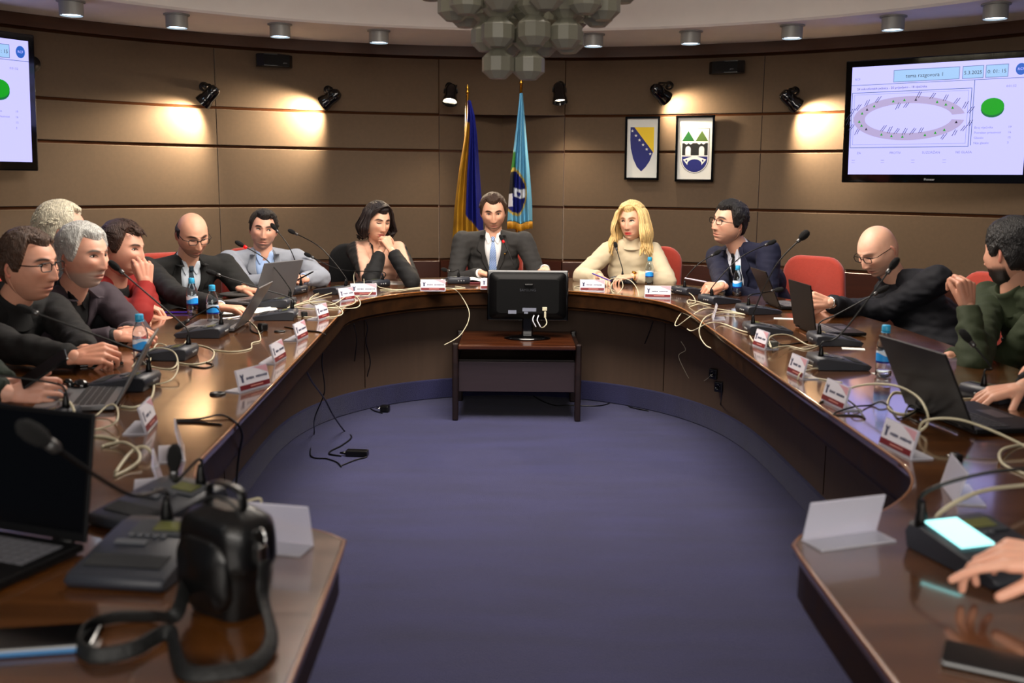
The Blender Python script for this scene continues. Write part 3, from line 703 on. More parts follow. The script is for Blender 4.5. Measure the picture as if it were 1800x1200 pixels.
# water bottle
M_pet = mat('bottle_plastic', (.95, .98, 1), .04, trans=1.0, ior=1.38)
M_water = mat('water', (1, 1, 1), .0, trans=1.0, ior=1.2)
M_cap = mat('cap_cyan', (.18, .62, .80), .4); M_lblue = mat('label_blue', (.15, .60, .92), .4); M_lwhite = mat('label_white', (.85, .9, .95), .4)
bp_ = [(0, 0), (.022, .001), (.0275, .006), (.0275, .02), (.026, .024), (.0275, .028), (.0275, .05), (.0272, .085), (.0255, .09), (.0275, .096), (.0275, .112), (.024, .130), (.015, .150), (.0125, .158), (.0125, .166)]
def bottle_proto():
    root = empty('water_bottle', (0, 0, 0))
    b = MB(); b.lathe(bp_ + [(.0115, .166), (.0115, .158), (.014, .150), (.023, .130), (.0265, .112), (.0265, .02), (.021, .003), (0, .003)], n=28); b.build('bottle', M_pet, root)
    b = MB(); b.lathe([(.0145, .163), (.0148, .166), (.0148, .182), (.013, .185), (0, .185)], n=24); b.lathe([(.016, .158), (.016, .161), (.0125, .161)], n=20); b.build('cap', M_cap, root)
    P = []; cols = []
    for k in range(33): a = 2 * math.pi * k / 32; P.append([(.0279 * math.cos(a), .0279 * math.sin(a), .058 + .012 * j / 1 + (.006 * math.sin(a * 2) if 0 < j < 3 else 0)) for j in range(4)])
    b = MB(); b.cur = 0; b.grid([[r[0], r[1]] for r in P]); b.grid([[r[1], r[2]] for r in P]); b.cur = 1; b.grid([[r[2], r[3]] for r in P])
    b.cur = 2; b.grid([[(q[0] * 1.004, q[1] * 1.004, z) for z in (.052, .0585)] for q in [(r[0][0], r[0][1]) for r in P]]); b.build('label', [M_lblue, M_lwhite, mat('label_navy', (.05, .10, .45), .4)], root)
    return root
_b0 = []
def bottle(px, py, label, z=TZ):
    if not _b0: _b0.append(bottle_proto()); o = _b0[0]
    else: o = copy_tree(_b0[0])
    p = at(px, py, z + .001); o.location = p; o.rotation_euler = (0, 0, px * .7); tag(o, label, 'bottle', 'water bottles on the table'); return o

# laptops
M_lapg = mat('laptop_grey', (.40, .40, .41), .35, .2); M_lapd = mat('laptop_dark', (.025, .025, .03), .45, spec=.3); M_scr = mat('laptop_screen_black', (.008, .008, .01), .12); M_key = mat('laptop_keys', (.10, .10, .11), .5); M_keyl = mat('laptop_keys_light', (.36, .36, .38), .5)
def laptop(a, b_, side, label, open_=112, w=None, dark=False, depth=.225, sh=.215, keylight=False, lid=None):
    """a, b_: hinge ends (photo pixels on the table); side +1/-1: which way the user sits"""
    A = at(a[0], a[1], TZ); B = at(b_[0], b_[1], TZ); h = (B - A); h.z = 0; L = w or h.length; h.normalize(); u = V((-h.y, h.x, 0)) * side; c = (A + B) / 2
    root = empty('laptop', V((c.x, c.y, TZ)), yawm(u)); tag(root, label, 'laptop')
    mb1, mb2 = (M_lapd, M_lapd) if dark else (M_lapg, M_lapg)
    m = MB(); m.box((0, depth / 2, .011), (L, depth, .014), bev=.003); m.build('base', mb1, root)
    kb = m = MB(); n = 14
    for r in range(5):
        for k in range(n): m.box(((k - n / 2 + .5) * (L * .88 / n), .035 + r * .019, .0188), (L * .88 / n * .84, .016, .002), bev=.0006)
    m.build('keyboard', M_keyl if keylight else M_key, root)
    m = MB(); m.box((0, depth * .77, .0184), (.10, .055, .001)); m.build('touchpad', mat('touchpad', (.2, .2, .22), .3), root)
    K = T(0, -.002, .018) @ R(open_ - 90, 'X')
    m = MB(K); m.box((0, -.003, sh / 2), (L, .006, sh), bev=.002); s = m.build('lid', M_lapd if lid is None and dark else (lid or M_lapg), root)
    m = MB(K); m.box((0, .0006, sh / 2 + .004), (L - .016, .0012, sh - .026)); m.build('screen', M_scr, s)
    m = MB(); m.tube([(-L * .42, -.002, .016), (-L * .3, -.002, .016)], .006, 10); m.tube([(L * .3, -.002, .016), (L * .42, -.002, .016)], .006, 10); m.build('hinge', M_lapd, root)
    return root
M_ivory = mat('cable_ivory', (.74, .71, .60), .5); M_cblack = mat('cable_black', (.02, .02, .025), .4); M_cwhite = mat('cable_white', (.85, .86, .9), .35)
def cable(pts, label, r=.0026, m=None, z=TZ, name='cable', group='ivory microphone cables'):
    """pts: (px, py[, height above the surface]); laid on height z"""
    P = [at(q[0], q[1], z + r + (q[2] if len(q) > 2 else 0)) for q in pts]
    c = P[0].copy(); b = MB(Matrix.Translation(-c)); b.tube(spline(P, 8), r, 8); o = b.build(name, m or M_ivory); o.location = c
    tag(o, label, 'cable', group); return o

# chairs
M_cfab = mat('chair_fabric_red', (.70, .25, .19), .9, var=.05, vscale=(60, 60, 60), bump=.3, bscale=300, sheen=.3)
def rounded(w, h, r, n=6):
    P = []
    for cx, cy, a0 in ((w / 2 - r, h / 2 - r, 0), (-w / 2 + r, h / 2 - r, 90), (-w / 2 + r, -h / 2 + r, 180), (w / 2 - r, -h / 2 + r, 270)):
        for k in range(n + 1): a = math.radians(a0 + 90 * k / n); P.append((cx + r * math.cos(a), cy + r * math.sin(a)))
    return P
def cushion(mb, w, h, r, th, M, curve=0.0):
    rings = []
    for k, (s, zz) in enumerate(((.0, -.5), (.90, -.5), (.97, -.38), (1, 0), (.97, .38), (.90, .5), (.0, .5))):
        rings.append([(x * s, y * s, zz * th + curve * (x * s) ** 2) for x, y in rounded(w, h, r)])
    mb.grid(rings, M, closed=True)
def chair_proto(fab):
    root = empty('conference_chair', (0, 0, 0))
    b = MB(); cushion(b, .47, .45, .10, .07, T(0, 0, .465)); b.build('seat', fab, root)
    b = MB(); cushion(b, .44, .42, .12, .055, T(0, -.235, .76) @ R(-8, 'X') @ frame((0, 0, 0), (1, 0, 0), (0, 0, 1), (0, -1, 0)), -.5); b.build('backrest', fab, root)
    b = MB(); b.tube(spline([(0, -.05, .43), (0, -.24, .43), (0, -.265, .52), (0, -.255, .70)]), .014, 8, flat=.5); b.build('back_bar', M_black, root)
    for s in (-1, 1):
        b = MB(); b.tube(spline([(s * .2, .05, .44), (s * .27, .05, .45), (s * .275, .05, .60), (s * .275, .0, .655)]), .010, 8); b.box((s * .275, -.03, .665), (.045, .24, .025), bev=.008); b.build('armrest', M_black, root)
    b = MB(); b.tube([(0, 0, .10), (0, 0, .43)], .025, 14); b.build('gas_column', M_black, root)
    for k in range(5):
        b = MB(); a = math.radians(72 * k + 18); e = V((.27 * math.cos(a), .27 * math.sin(a), .07)); b.tube([(0, 0, .11), e], [.022, .014], 8); c = b.build('foot_spoke', M_black, root)
        b = MB(); b.lathe([(0, -.014), (.024, -.014), (.027, 0), (.024, .014), (0, .014)], Matrix.Translation((e.x, e.y, .027)) @ R(90, 'X') @ R(0, 'Z'), 14); b.build('caster', M_black, c)
    return root
_ch = {}
def chair(x, y, rz, label, dark=False):
    if dark not in _ch: _ch[dark] = chair_proto(mat('chair_fabric_black', (.035, .035, .04), .85, bump=.3, bscale=300) if dark else M_cfab); o = _ch[dark]
    else: o = copy_tree(_ch[dark])
    o.location = (x, y, 0); o.rotation_euler = (0, 0, rz); tag(o, label, 'chair', 'chairs round the conference table'); return o
# ------------------------------------------------------------------ people
def gauss(x, s): return math.exp(-(x / s) ** 2)
def sst(a, b, x):
    t = min(max((x - a) / (b - a), 0), 1); return t * t * (3 - 2 * t)
def head_surface(d, S):
    """local head: x right, y to the face, z up; d a unit direction. Returns the point."""
    x, y, z = d
    zz = z
    wx, wy, wz = .0785, .098, .122
    p = V((x * wx, y * wy, z * wz))
    ax = abs(p.x)
    # jaw narrows, cranium is wide behind
    low = sst(.015, -.115, p.z)
    p.x *= 1 - .17 * low * (1 if y > -.2 else .6); p.x *= 1 + .05 * gauss(p.z + .06, .05)
    if z > 0: k_ = 1 + .09 * sst(.15, .85, z); p.x *= k_; p.y *= k_
    if y < 0: p.y *= 1 - .38 * sst(.0, -.11, p.z); p.x *= 1 + .05 * sst(-.1, .06, p.z) * (-y)
    if y > 0:
        f = sst(0.1, .8, y)
        p.y += f * .004 * gauss(p.z + .0, .07)
        p.y -= .010 * sst(.05, .12, p.z) * sst(0, .55, y)                                   # forehead slopes back
        p.y += .015 * sst(-.05, -.105, p.z) * y                            # chin forward
        ax = abs(p.x)
        p.y -= S.get('socket', .011) * math.exp(-((ax - .031) / .019) ** 2 - ((p.z - .014) / .014) ** 2)
        p.y += .0055 * math.exp(-((ax - .026) / .026) ** 2 - ((p.z - .035) / .009) ** 2)
        p.y += .005 * math.exp(-((ax - .044) / .018) ** 2 - ((p.z + .014) / .017) ** 2)
        nz = S.get('nose', 1.0)
        if p.z < .03: p.y += nz * (.005 + .0145 * sst(.028, -.030, p.z)) * gauss(p.x, .0080 + .0045 * sst(.02, -.03, p.z)) * sst(-.046, -.036, p.z)
        p.y += nz * .008 * math.exp(-((ax - .0125) / .007) ** 2 - ((p.z + .033) / .008) ** 2)
        p.y += .0045 * math.exp(-(p.x / .026) ** 2 - ((p.z + .060) / .0075) ** 2)
        p.y += .0055 * math.exp(-(p.x / .022) ** 2 - ((p.z + .0735) / .007) ** 2)
        p.y -= .0045 * math.exp(-(p.x / .027) ** 2 - ((p.z + .0665) / .0028) ** 2)
        p.y -= .004 * math.exp(-(p.x / .025) ** 2 - ((p.z + .087) / .006) ** 2)
        p.y += .007 * math.exp(-(p.x / .020) ** 2 - ((p.z + .103) / .014) ** 2)
        p.y -= .004 * math.exp(-((ax - .036) / .012) ** 2 - ((p.z + .05) / .02) ** 2) * (1 - S.get('fat', 0))
    f = S.get('fat', 0.0)
    if f: p.x *= 1 + .12 * f * gauss(p.z + .06, .06); p.y += .012 * f * gauss(p.z + .12, .035) * (y > -.3)
    p.x *= S.get('wide', 1.0)
    return p
def quad_sphere(n):
    vs = {}; V_ = []; F_ = []
    for ax in range(3):
        for sg in (-1, 1):
            g = []
            for i in range(n + 1):
                row = []
                for j in range(n + 1):
                    a, b = math.tan((2 * i / n - 1) * math.pi / 4), math.tan((2 * j / n - 1) * math.pi / 4)
                    c = [0, 0, 0]; c[ax] = sg; c[(ax + 1) % 3] = a; c[(ax + 2) % 3] = b
                    key = tuple(round(q, 5) for q in c)
                    if key not in vs: vs[key] = len(V_); V_.append(V(c).normalized())
                    row.append(vs[key])
                g.append(row)
            for i in range(n):
                for j in range(n):
                    f = (g[i][j], g[i + 1][j], g[i + 1][j + 1], g[i][j + 1]); F_.append(f if sg > 0 else f[::-1])
    return V_, F_
QS = quad_sphere(72)
QSH = quad_sphere(44)
def mixc(a, b, t): return tuple(x + (y - x) * t for x, y in zip(a, b))
def head_colour(p, S):
    skin = S['skin']; c = skin; ax = abs(p.x); x, z = p.x, p.z
    n = noise.noise(p * 60) * .03
    c = tuple(min(max(q + n * .6, 0), 1) for q in c)
    if p.y > 0:
        red = math.exp(-((ax - .04) / .018) ** 2 - ((z + .02) / .02) ** 2) * .18 + gauss(x, .014) * math.exp(-((z + .03) / .014) ** 2) * .16
        c = mixc(c, (skin[0] * .98, skin[1] * .74, skin[2] * .68), min(red, 1))
    if p.y > .03:
        b = S.get('beard', 0.0)
        if b:
            m = sst(-.038, -.055, z + .25 * max(0, ax - .03)) * (1 - .6 * math.exp(-(x / .03) ** 2 - ((z + .066) / .009) ** 2)); c = mixc(c, S['beardcol'], b * m)
        lip = math.exp(-((x / .0215) ** 4)) * math.exp(-(((z + .0668) / .0095) ** 4)); c = mixc(c, S.get('lip', mixc(skin, (.66, .33, .28), .5)), lip * .9)
        c = mixc(c, (.18, .05, .05), .85 * math.exp(-((x / .022) ** 4) - ((z + .0663 + 4 * x * x) / .0016) ** 2))
        c = mixc(c, (.15, .05, .04), .8 * math.exp(-((ax - .0075) / .0035) ** 2 - ((z + .0425) / .0025) ** 2))
        br = math.exp(-(((ax - .032) / .019) ** 4)) * math.exp(-(((z - .037 + 6 * (ax - .034) ** 2 * (1 if ax > .034 else .4) * 4) / .0042) ** 2)); c = mixc(c, S.get('brow', (.1, .07, .05)), min(1, br * 1.25 * S.get('browk', 1)))
        es = math.exp(-((ax - .031) / .017) ** 2 - ((z - .014) / .010) ** 2); c = mixc(c, mixc(skin, (.28, .12, .08), .6), .22 * es)
    elif S.get('beard', 0) and p.y > -.03:
        c = mixc(c, S['beardcol'], S['beard'] * sst(-.04, -.07, z))
    return c
def surf_y(x, z, S):
    """y of the face surface at (x, z), by search over directions"""
    lo = None; best = 9
    d = V((x / .0765, .9, z / .122)).normalized()
    for _ in range(12):
        p = head_surface(d, S); ex, ez = x - p.x, z - p.z
        d = V((d.x + ex / .09, d.y, d.z + ez / .12)).normalized()
    return head_surface(d, S).y
def cap_hair(S):
    """short hair: an offset copy of the skull; returns verts, faces"""
    st = S.get('hair', 'short'); t0 = S.get('thick', .014); hl = S.get('hairline', .078); bald = S.get('bald', 0.0); nz_ = S.get('rough', .004)
    vs = []; ok = []
    for d in QSH[0]:
        p = head_surface(d, dict(S, nose=0, socket=0)); nrm = V((d.x / .0765, d.y / .098, d.z / .122)).normalized()
        az = math.atan2(abs(p.x), p.y)       # 0 front .. pi back
        # height of the hair's lower edge for each direction
        front = hl - .006 * math.cos(az * 4); side = -.012; nape = S.get('nape', -.062)
        if az < .75: e = front
        elif az < 1.25: e = front + (side - front) * sst(.75, 1.25, az) * .9
        elif az < 1.75: e = side + .022 * sst(1.5, 1.75, az)
        else: e = .010 + (nape - .010) * sst(1.75, 2.3, az)
        k = (p.z - e) / .014
        if bald:
            k = min(k, 1 - 2.2 * sst(.030, .062, p.z) * sst(-.10, -.055, p.y)); k = min(k, (az - 1.32) * 5)
        k = max(min(k, 1), -1)
        t = t0 * (1 + (S.get('top', 1.3) - 1) * sst(.02, .10, p.z)) * (.55 + .45 * sst(-.04, .08, p.z)) if k > 0 else .004
        q = S.get('quiff', 0) * sst(.05, .10, p.z) * sst(.0, .08, p.y)
        s = noise.noise(V((p.x * 55, p.y * 26, p.z * 26))) + .6 * noise.noise(V((p.x * 160, p.y * 60, p.z * 60)))
        off = (t * (k if k > 0 else k * 1.2) + (nz_ * s if k > .05 else 0)) - (.0015 if k <= 0 else 0)
        vs.append(p + nrm * off + V((0, .3 * q, q)) * (k if k > 0 else 0)); ok.append(k > -.75)
    fs = [f for f in QSH[1] if all(ok[i] for i in f)]
    return vs, fs
def remesh(mb, vox, smooth=4, name='m', mats=None):
    me = mb.mesh('tmp', mats or M_black, False); me.polygons.foreach_set('material_index', [0] * len(me.polygons))
    o = bpy.data.objects.new('tmp', me); COL.objects.link(o)
    r = o.modifiers.new('r', 'REMESH'); r.mode = 'VOXEL'; r.voxel_size = vox; r.use_smooth_shade = True
    if smooth: s = o.modifiers.new('s', 'SMOOTH'); s.iterations = smooth; s.factor = .5
    dg = bpy.context.evaluated_depsgraph_get(); out = bpy.data.meshes.new_from_object(o.evaluated_get(dg))
    bpy.data.objects.remove(o); bpy.data.meshes.remove(me); out.name = name
    return out
def hand_geo(M, side, curl=(20, 30, 20), thumb=(35, 20), spread=4, scale=1.0, curls=None):
    """hand mesh in the frame M: origin wrist, +y along the hand, +z back of the hand; side +1: thumb at +x"""
    b = MB(M @ Matrix.Scale(scale, 4)); s = side
    b.capsule((0, -.02, 0), (0, .02, 0), .024, .024, flat=.72, up=(0, 0, 1))
    for (x0, x1, y1, r0, r1) in ((.012, .031, .083, .017, .0135), (.004, .011, .088, .017, .0135), (-.006, -.011, .086, .017, .013), (-.013, -.030, .077, .016, .012)):
        b.capsule((s * x0, .012, 0), (s * x1, y1, .0), r0, r1, flat=.85, up=(0, 0, 1))
    fl = [((.031, .088), (.041, .025, .020), .0092), ((.0105, .094), (.046, .029, .021), .0094), ((-.0105, .090), (.043, .027, .020), .0089), ((-.030, .080), (.034, .021, .018), .0078)]
    for i, ((x, y), L, r) in enumerate(fl):
        c = curls[i] if curls else curl
        p = V((s * x, y, .001)); a = 0; az = math.radians(-s * (1.5 - i) * spread)
        for j in range(3):
            a += math.radians(c[j]); d = V((-math.sin(az) * math.cos(a), math.cos(az) * math.cos(a), -math.sin(a)))
            q = p + d * L[j]; b.capsule(p, q, r * (1 - .08 * j), r * (1 - .08 * (j + 1)), 10); p = q
    p = V((s * .016, .014, -.008)); a, cc = thumb; dirs = [(a, 18), (a - cc * .5, 22), (a - cc * 1.1, 24)]
    for j, (ang, dn) in enumerate(dirs):
        r_ = math.radians(ang); dd = math.radians(dn); d = V((s * math.sin(r_) * math.cos(dd), math.cos(r_) * math.cos(dd), -math.sin(dd))); L = (.040, .032, .026)[j]
        q = p + d * L; b.capsule(p, q, (.0155, .0115, .0105)[j], (.0115, .0105, .009)[j], 10); p = q
    return b
def ik(S_, W_, l1, l2, hint):
    d = W_ - S_; L = d.length
    if L > (l1 + l2) * .995: k = L / ((l1 + l2) * .995); l1 *= k; l2 *= k
    a = (l1 * l1 - l2 * l2 + L * L) / (2 * L); h = math.sqrt(max(l1 * l1 - a * a, 0)); dn = d / L
    u = V(hint) - dn * V(hint).dot(dn); u.normalize()
    return S_ + dn * a + u * h
M_skin = mat('skin', (.8, .6, .5), .48, attr='Col', sss=.12, bump=.05, bscale=600)
def cloth(name, c, rough=.8, **k): return mat(name, c, rough, bump=k.pop('bump', .25), bscale=k.pop('bscale', 350), **k)
def person(label, head, yaw, pitch=0, roll=0, byaw=None, lean=.12, S=None, W=1.0, shoulders=.185, hands=(), wear='suit', col=(.1, .1, .1), shirt=(.85, .85, .85), tie=None, neck_y=.0, seat=None, scale=1.0, twist=0.0, only=None, sleeve_end=.02, hunch=0.0, shdrop=.055, pat=None, paint=None):
    """head: world position of the head's centre; yaw: heading of the face in degrees (0 = towards the camera, positive = turned to picture right);
    byaw: heading of the body. hands: (side, wrist, direction, back-normal, elbow hint, hand options)"""
    S = dict(S or {}); S.setdefault('skin', (.80, .58, .47)); S['skin'] = mixc(S['skin'], (.93, .74, .64), .35); head = V(head)
    byaw = yaw if byaw is None else byaw
    def hv(a): a = math.radians(a); return V((math.sin(a), -math.cos(a), 0))
    f = hv(byaw); up = V((0, 0, 1)); rt = f.cross(up)      # rt: picture-left when facing the camera (the person's right hand side)
    nb = head - f * (.030 + hunch) - up * .140 * scale      # neck base (C7, front-middle)
    pel = V((nb.x, nb.y, 0)) - f * lean; pel.z = .53
    if seat is not None: pel = V((seat[0], seat[1], .53))
    chest = pel.lerp(nb, .62) - f * .02; belly = pel.lerp(nb, .28) + f * .015
    sp = (nb - pel).normalized(); fr = (rt.cross(sp)).normalized();
    if fr.dot(f) < 0: fr = -fr
    root = empty('person', V((pel.x, pel.y, 0)), 0); tag(root, label, 'person'); O = Matrix.Translation(-root.location)
    tw = math.radians(twist); rs = (rt * math.cos(tw) + f * math.sin(tw)); rs = (rs - sp * rs.dot(sp) * .85).normalized()
    shc = nb - sp * shdrop
    SH = {+1: shc + rs * shoulders * W, -1: shc - rs * shoulders * W}     # +1 person's right
    # head frame: columns x right-of-face (person's left is -?), y face, z up
    fy = hv(yaw); fy = (fy * math.cos(math.radians(pitch)) - up * math.sin(math.radians(pitch))); hx = fy.cross(up).normalized(); hz = hx.cross(fy)
    Rr = Matrix.Rotation(math.radians(roll), 4, fy); hx = Rr @ hx; hz = Rr @ hz
    HM = frame(head, hx, fy, hz) @ Matrix.Scale(scale, 4)
    # --- skin
    body = MB(); cols = []
    if only != 'arm':
        vs = [head_surface(d, S) for d in QS[0]]
        if S.get('nohead') is None: body.add(vs, QS[1], HM); cols += [head_colour(p, S) for p in vs]
        for s in (-1, 1):      # ears: flattened bowls
            E_ = frame((s * .0745 * S.get('wide', 1), -.012, -.004), V((s * .55, -.83, 0)), V((s * .83, .55, -.12)).normalized(), V((0, .1, 1)).normalized())
            nn = len(body.v); P = []
            for j in range(9):
                q = j / 8; rr = math.sin(math.pi * min(q * .62 + .02, .62)) ; row = []
                for i in range(16):
                    a = 2 * math.pi * i / 16; lob = 1 - .22 * max(0, -math.sin(a)); dep = .007 * math.cos(q * math.pi * 1.0) - (.004 if q > .8 else 0)
                    row.append((math.cos(a) * .0175 * (1 - q * .0) * (math.sin(math.pi * (.08 + .84 * q)) ** .5) * (1 if q < .6 else 1 - (q - .6) * 1.9) * lob, dep if q < .7 else dep + .004, math.sin(a) * .031 * (math.sin(math.pi * (.08 + .84 * q)) ** .5) * (1 if q < .6 else 1 - (q - .6) * 1.9)))
                P.append(row)
            E2 = HM @ E_; body.grid(P, E2, closed=True); cols += [mixc(S['skin'], (.72, .33, .28), .35)] * (len(body.v) - nn)
    core = MB()
    if only != 'arm':
        core.capsule(head - hz * .055 - fy * .018, nb - sp * .02, .056 * S.get('neck', 1), .066 * S.get('neck', 1), 20)
        core.capsule(nb - sp * .06, chest, .07, .10, 18, flat=.75, up=fr); core.capsule(chest, pel, .10, .11, 18, flat=.8, up=fr)
    J = []
    for h in hands:
        s, wr, hd, hn, hint, opt = h; wr = V(wr); E = ik(SH[s], wr, .285 * scale, .255 * scale, hint) if opt.get('elbow') is None else V(opt['elbow'])
        J.append((s, SH[s], E, wr, V(hd).normalized(), V(hn), opt)); core.capsule(SH[s], E, .042, .036, 14); core.capsule(E, wr, .036, .025 * scale, 14)
    if core.v:
        cm = remesh(core, .009, 3); n0 = len(body.v); body.add([v.co.copy() for v in cm.vertices], [tuple(p.vertices) for p in cm.polygons]); cols += [S['skin']] * (len(body.v) - n0)
        if S.get('beard') : pass
    for (s, sh, E, wr, hd, hn, opt) in J:
        y = hd; z = (hn - y * hn.dot(y)).normalized(); x = y.cross(z); Mh = frame(wr, x, y, z)
        # person's right hand (s=+1): palm down, thumb to the person's left
        hm = remesh(hand_geo(Mh, -s, opt.get('curl', (25, 35, 20)), opt.get('thumb', (38, 25)), opt.get('spread', 3), opt.get('size', 1.0) * scale, opt.get('curls')), .0034, 3)
        n0 = len(body.v); vv = [v.co.copy() for v in hm.vertices]; body.add(vv, [tuple(p.vertices) for p in hm.polygons]); hc = S.get('handskin', S['skin'])
        for v in vv:
            k = .5 + .5 * noise.noise(v * 45); cols.append(mixc(hc, (hc[0] * .96, hc[1] * .78, hc[2] * .72), .35 * k))
    legs = MB()
    if only != 'arm':
        for s in (-1, 1):
            hip = pel + rt * s * .095; kn = V((hip.x, hip.y, .50)) + f * .36 + rt * s * .04; an = V((kn.x, kn.y, .09)) + f * .02
            core2 = legs; core2.capsule(hip, kn, .085, .062, 14); core2.capsule(kn, an, .058, .045, 14)
    mb_ = MB(O); mb_.v = [tuple(O @ V(p)) for p in body.v]; mb_.f = body.f; mb_.mi = body.mi; mb_.sm = body.sm
    bo = mb_.build('body', M_skin, root); ca = bo.data.color_attributes.new('Col', 'FLOAT_COLOR', 'POINT')
    ca.data.foreach_set('color', np.array([srgb(c) + (1,) for c in cols], dtype=np.float32).ravel())
    OH = O @ HM
    if only != 'arm' and S.get('nohead') is None:
        # eyes
        ey = S.get('eyes', 'open'); gx, gz = S.get('gaze', (0, 0))
        for s in (-1, 1):
            sy = surf_y(s * .031, .014, S)
            if ey == 'open':
                b = MB(OH); b.ell((s * .031, sy - .0075, .0145), (.0135, .0105, .0062)); e = b.build('eye', mat('eye_white', (.82, .80, .77), .2), root)
                b = MB(OH); a_ = gx * .48; b.ell((s * .031 + .0112 * math.sin(a_), sy - .0075 + .0082 * math.cos(a_), .0145 + gz * .0016), (.0056, .0036, .0056), n=14); b.cur = 1; b.ell((s * .031 + .0128 * math.sin(a_), sy - .0075 + .0105 * math.cos(a_), .0145 + gz * .0016), (.0024, .0016, .0024), n=10); b.build('iris', [mat('iris' + S.get('iris', 'brown'), {'brown': (.14, .08, .04), 'blue': (.25, .33, .40), 'green': (.2, .22, .12)}[S.get('iris', 'brown')], .15), M_gloss], e)
            b = MB(OH); zz = .0205 if ey == 'open' else .0105; cv = -35 if ey == 'open' else 26
            b.tube([(s * .031 + q * .0145, surf_y(s * .031 + q * .0145, zz, S) + .0012 + (.0012 if ey == 'open' else .0028) * (1 - q * q), zz + cv * (q * .0145) ** 2) for q in (-1, -.6, -.2, .2, .6, 1)], [.0006, .0013, .0016, .0016, .0015, .0007] if not S.get('lash') else [.001, .002, .0026, .0028, .0028, .0015], 6); b.build('eyelash', mat('lash', (.05, .035, .03), .6), root)
        # hair
        if S.get('hair', 'short') != 'none':
            hv_, hf = cap_hair(S); hb = MB(OH); hb.add(hv_, hf)
            rnd = random.Random(int(abs(head.x * 1000)))
            hc = S.get('haircol', (.1, .07, .05))
            if S.get('tufts'):
                for _ in range(S['tufts']):
                    a = rnd.uniform(0, 6.28); zq = rnd.uniform(.25, 1.0); d = V((math.sqrt(1 - zq * zq) * math.sin(a), math.sqrt(1 - zq * zq) * math.cos(a), zq)); p = head_surface(d, S)
                    if p.z < S.get('hairline', .078) and p.y > .0: continue
                    if S.get('bald') and p.z > .05 and p.y > -.06: continue
                    p = p + d * S.get('thick', .014) * .9; fl = V((rnd.uniform(-.3, .3), S.get('comb', -.6), -.1)); fl -= d * fl.dot(d); L = S.get('tuft_len', .028) * rnd.uniform(.6, 1.1)
                    q = p + (fl.normalized() + d * .16).normalized() * L; hb.tube([p - d * .007, p.lerp(q, .5) + d * .0025, q - d * .003], [.004, .0040, .0004], 5)
            ho = hb.build('hair', mat('hair_%d_%d_%d' % tuple(int(q * 99) for q in hc), hc, .5, var=.28, vscale=(160, 45, 45), bump=.9, bscale=90, bstretch=(3.2, .8, .8)), root)
            if S.get('locks'):
                lm = MB(OH)
                if S.get('curtain'):
                    zl, a0, r0 = S['curtain']; P = []
                    for i in range(73):
                        a = math.radians(a0 + (360 - 2 * a0) * i / 72); row = []
                        for j in range(25):
                            t = j / 24; z = .100 + (zl - .100) * t; rr = r0 * (.80 + .26 * math.sin(min(t * 2.6, 1.9))) * (1 if t < .8 else 1 - (t - .8) * .5) + .0035 * math.sin(i * 1.9 + 2 * math.sin(t * 8)) + .004 * math.sin(t * 17 + i * .35)
                            row.append(V((math.sin(a) * rr, math.cos(a) * rr * 1.1, z)))
                        P.append(row)
                    lm.grid(P)
                for L in S['locks'](rnd): lm.tube(spline(L[0], 5), L[1] if not isinstance(L[1], tuple) else [L[1][0] + (L[1][1] - L[1][0]) * k / (len(spline(L[0], 5)) - 1) * 1.0 for k in range(len(spline(L[0], 5)))], 7, flat=.5)
                lm.build('hair_locks', mat('locks_%d_%d_%d' % tuple(int(q * 99) for q in hc), hc, .45, var=.16, vscale=(120, 120, 9), bump=.45, bscale=150, bstretch=(3, 3, .3)), root)
        if S.get('glasses'):
            gc = S['glasses']; b = MB(OH); yf = max(surf_y(.031, .014, S) + .024, .103)
            for s in (-1, 1):
                lens = [(s * .032 + (x), yf - abs(x + s * .0) * .06 - (.003 if s * x > 0 else 0), .010 + z) for x, z in rounded(.046, .030, .010, 4)]
                b.tube(lens + lens[:2], .0019, 6)
                b.tube([(s * .056, yf - .004, .018), (s * .076, yf - .03, .016), (s * .080 * S.get('wide', 1), -.005, .014), (s * .079, -.03, .0)], .0019, 6)
            b.tube([(-.010, yf, .016), (0, yf + .003, .018), (.010, yf, .016)], .0019, 6); go = b.build('glasses', mat('glasses_frame', gc, .25, .3), root)
            b = MB(OH)
            for s in (-1, 1): b.add([(s * .032 + x, yf - .0015, .010 + z) for x, z in rounded(.045, .029, .010, 4)], [tuple(range(20))], smooth=False)
    # --- clothes
    def garment(inf, vox=.009, extra=None, torso=False):
        g = MB()
        if only != 'arm':
            R3 = Matrix((rt, fr, sp)).transposed()
            for (c, w_, d_, h_) in ((nb - sp * .13 - f * .012, .165, .100, .12), (chest - sp * .02, .168, .118, .15), (belly, .160, .128, .17), (pel + sp * .06, .168, .135, .15)):
                g.ell(c, (w_ * W + inf, d_ * (W * .5 + .5) + inf, h_ + inf), n=24, rot=R3)
            g.capsule(SH[1] - sp * .005, SH[-1] - sp * .005, .062 + inf, .062 + inf, 18, flat=.9, up=fr)
            for s in (-1, 1): g.capsule(nb - sp * .01 + rs * s * .035, SH[s] * .92 + nb * .08 - sp * .01, .040 + inf, .055 + inf, 14)
        for (s, sh, E, wr, hd, hn, opt) in (J if not torso else ()):
            fa = (wr - E).normalized(); end = wr - fa * (sleeve_end + opt.get('cuff', 0))
            g.capsule(sh, E, (.064 + inf) * (W * .5 + .5), .050 + inf, 18); m_ = E.lerp(end, .5)
            g.tube([E - fa * .02, E, m_, end - fa * .02, end], [.03, .050 + inf, .044 + inf, .038 + inf, .037 + inf], 18)
        if S.get('nolegs') is None and extra: extra(g)
        return remesh(g, vox, 5)
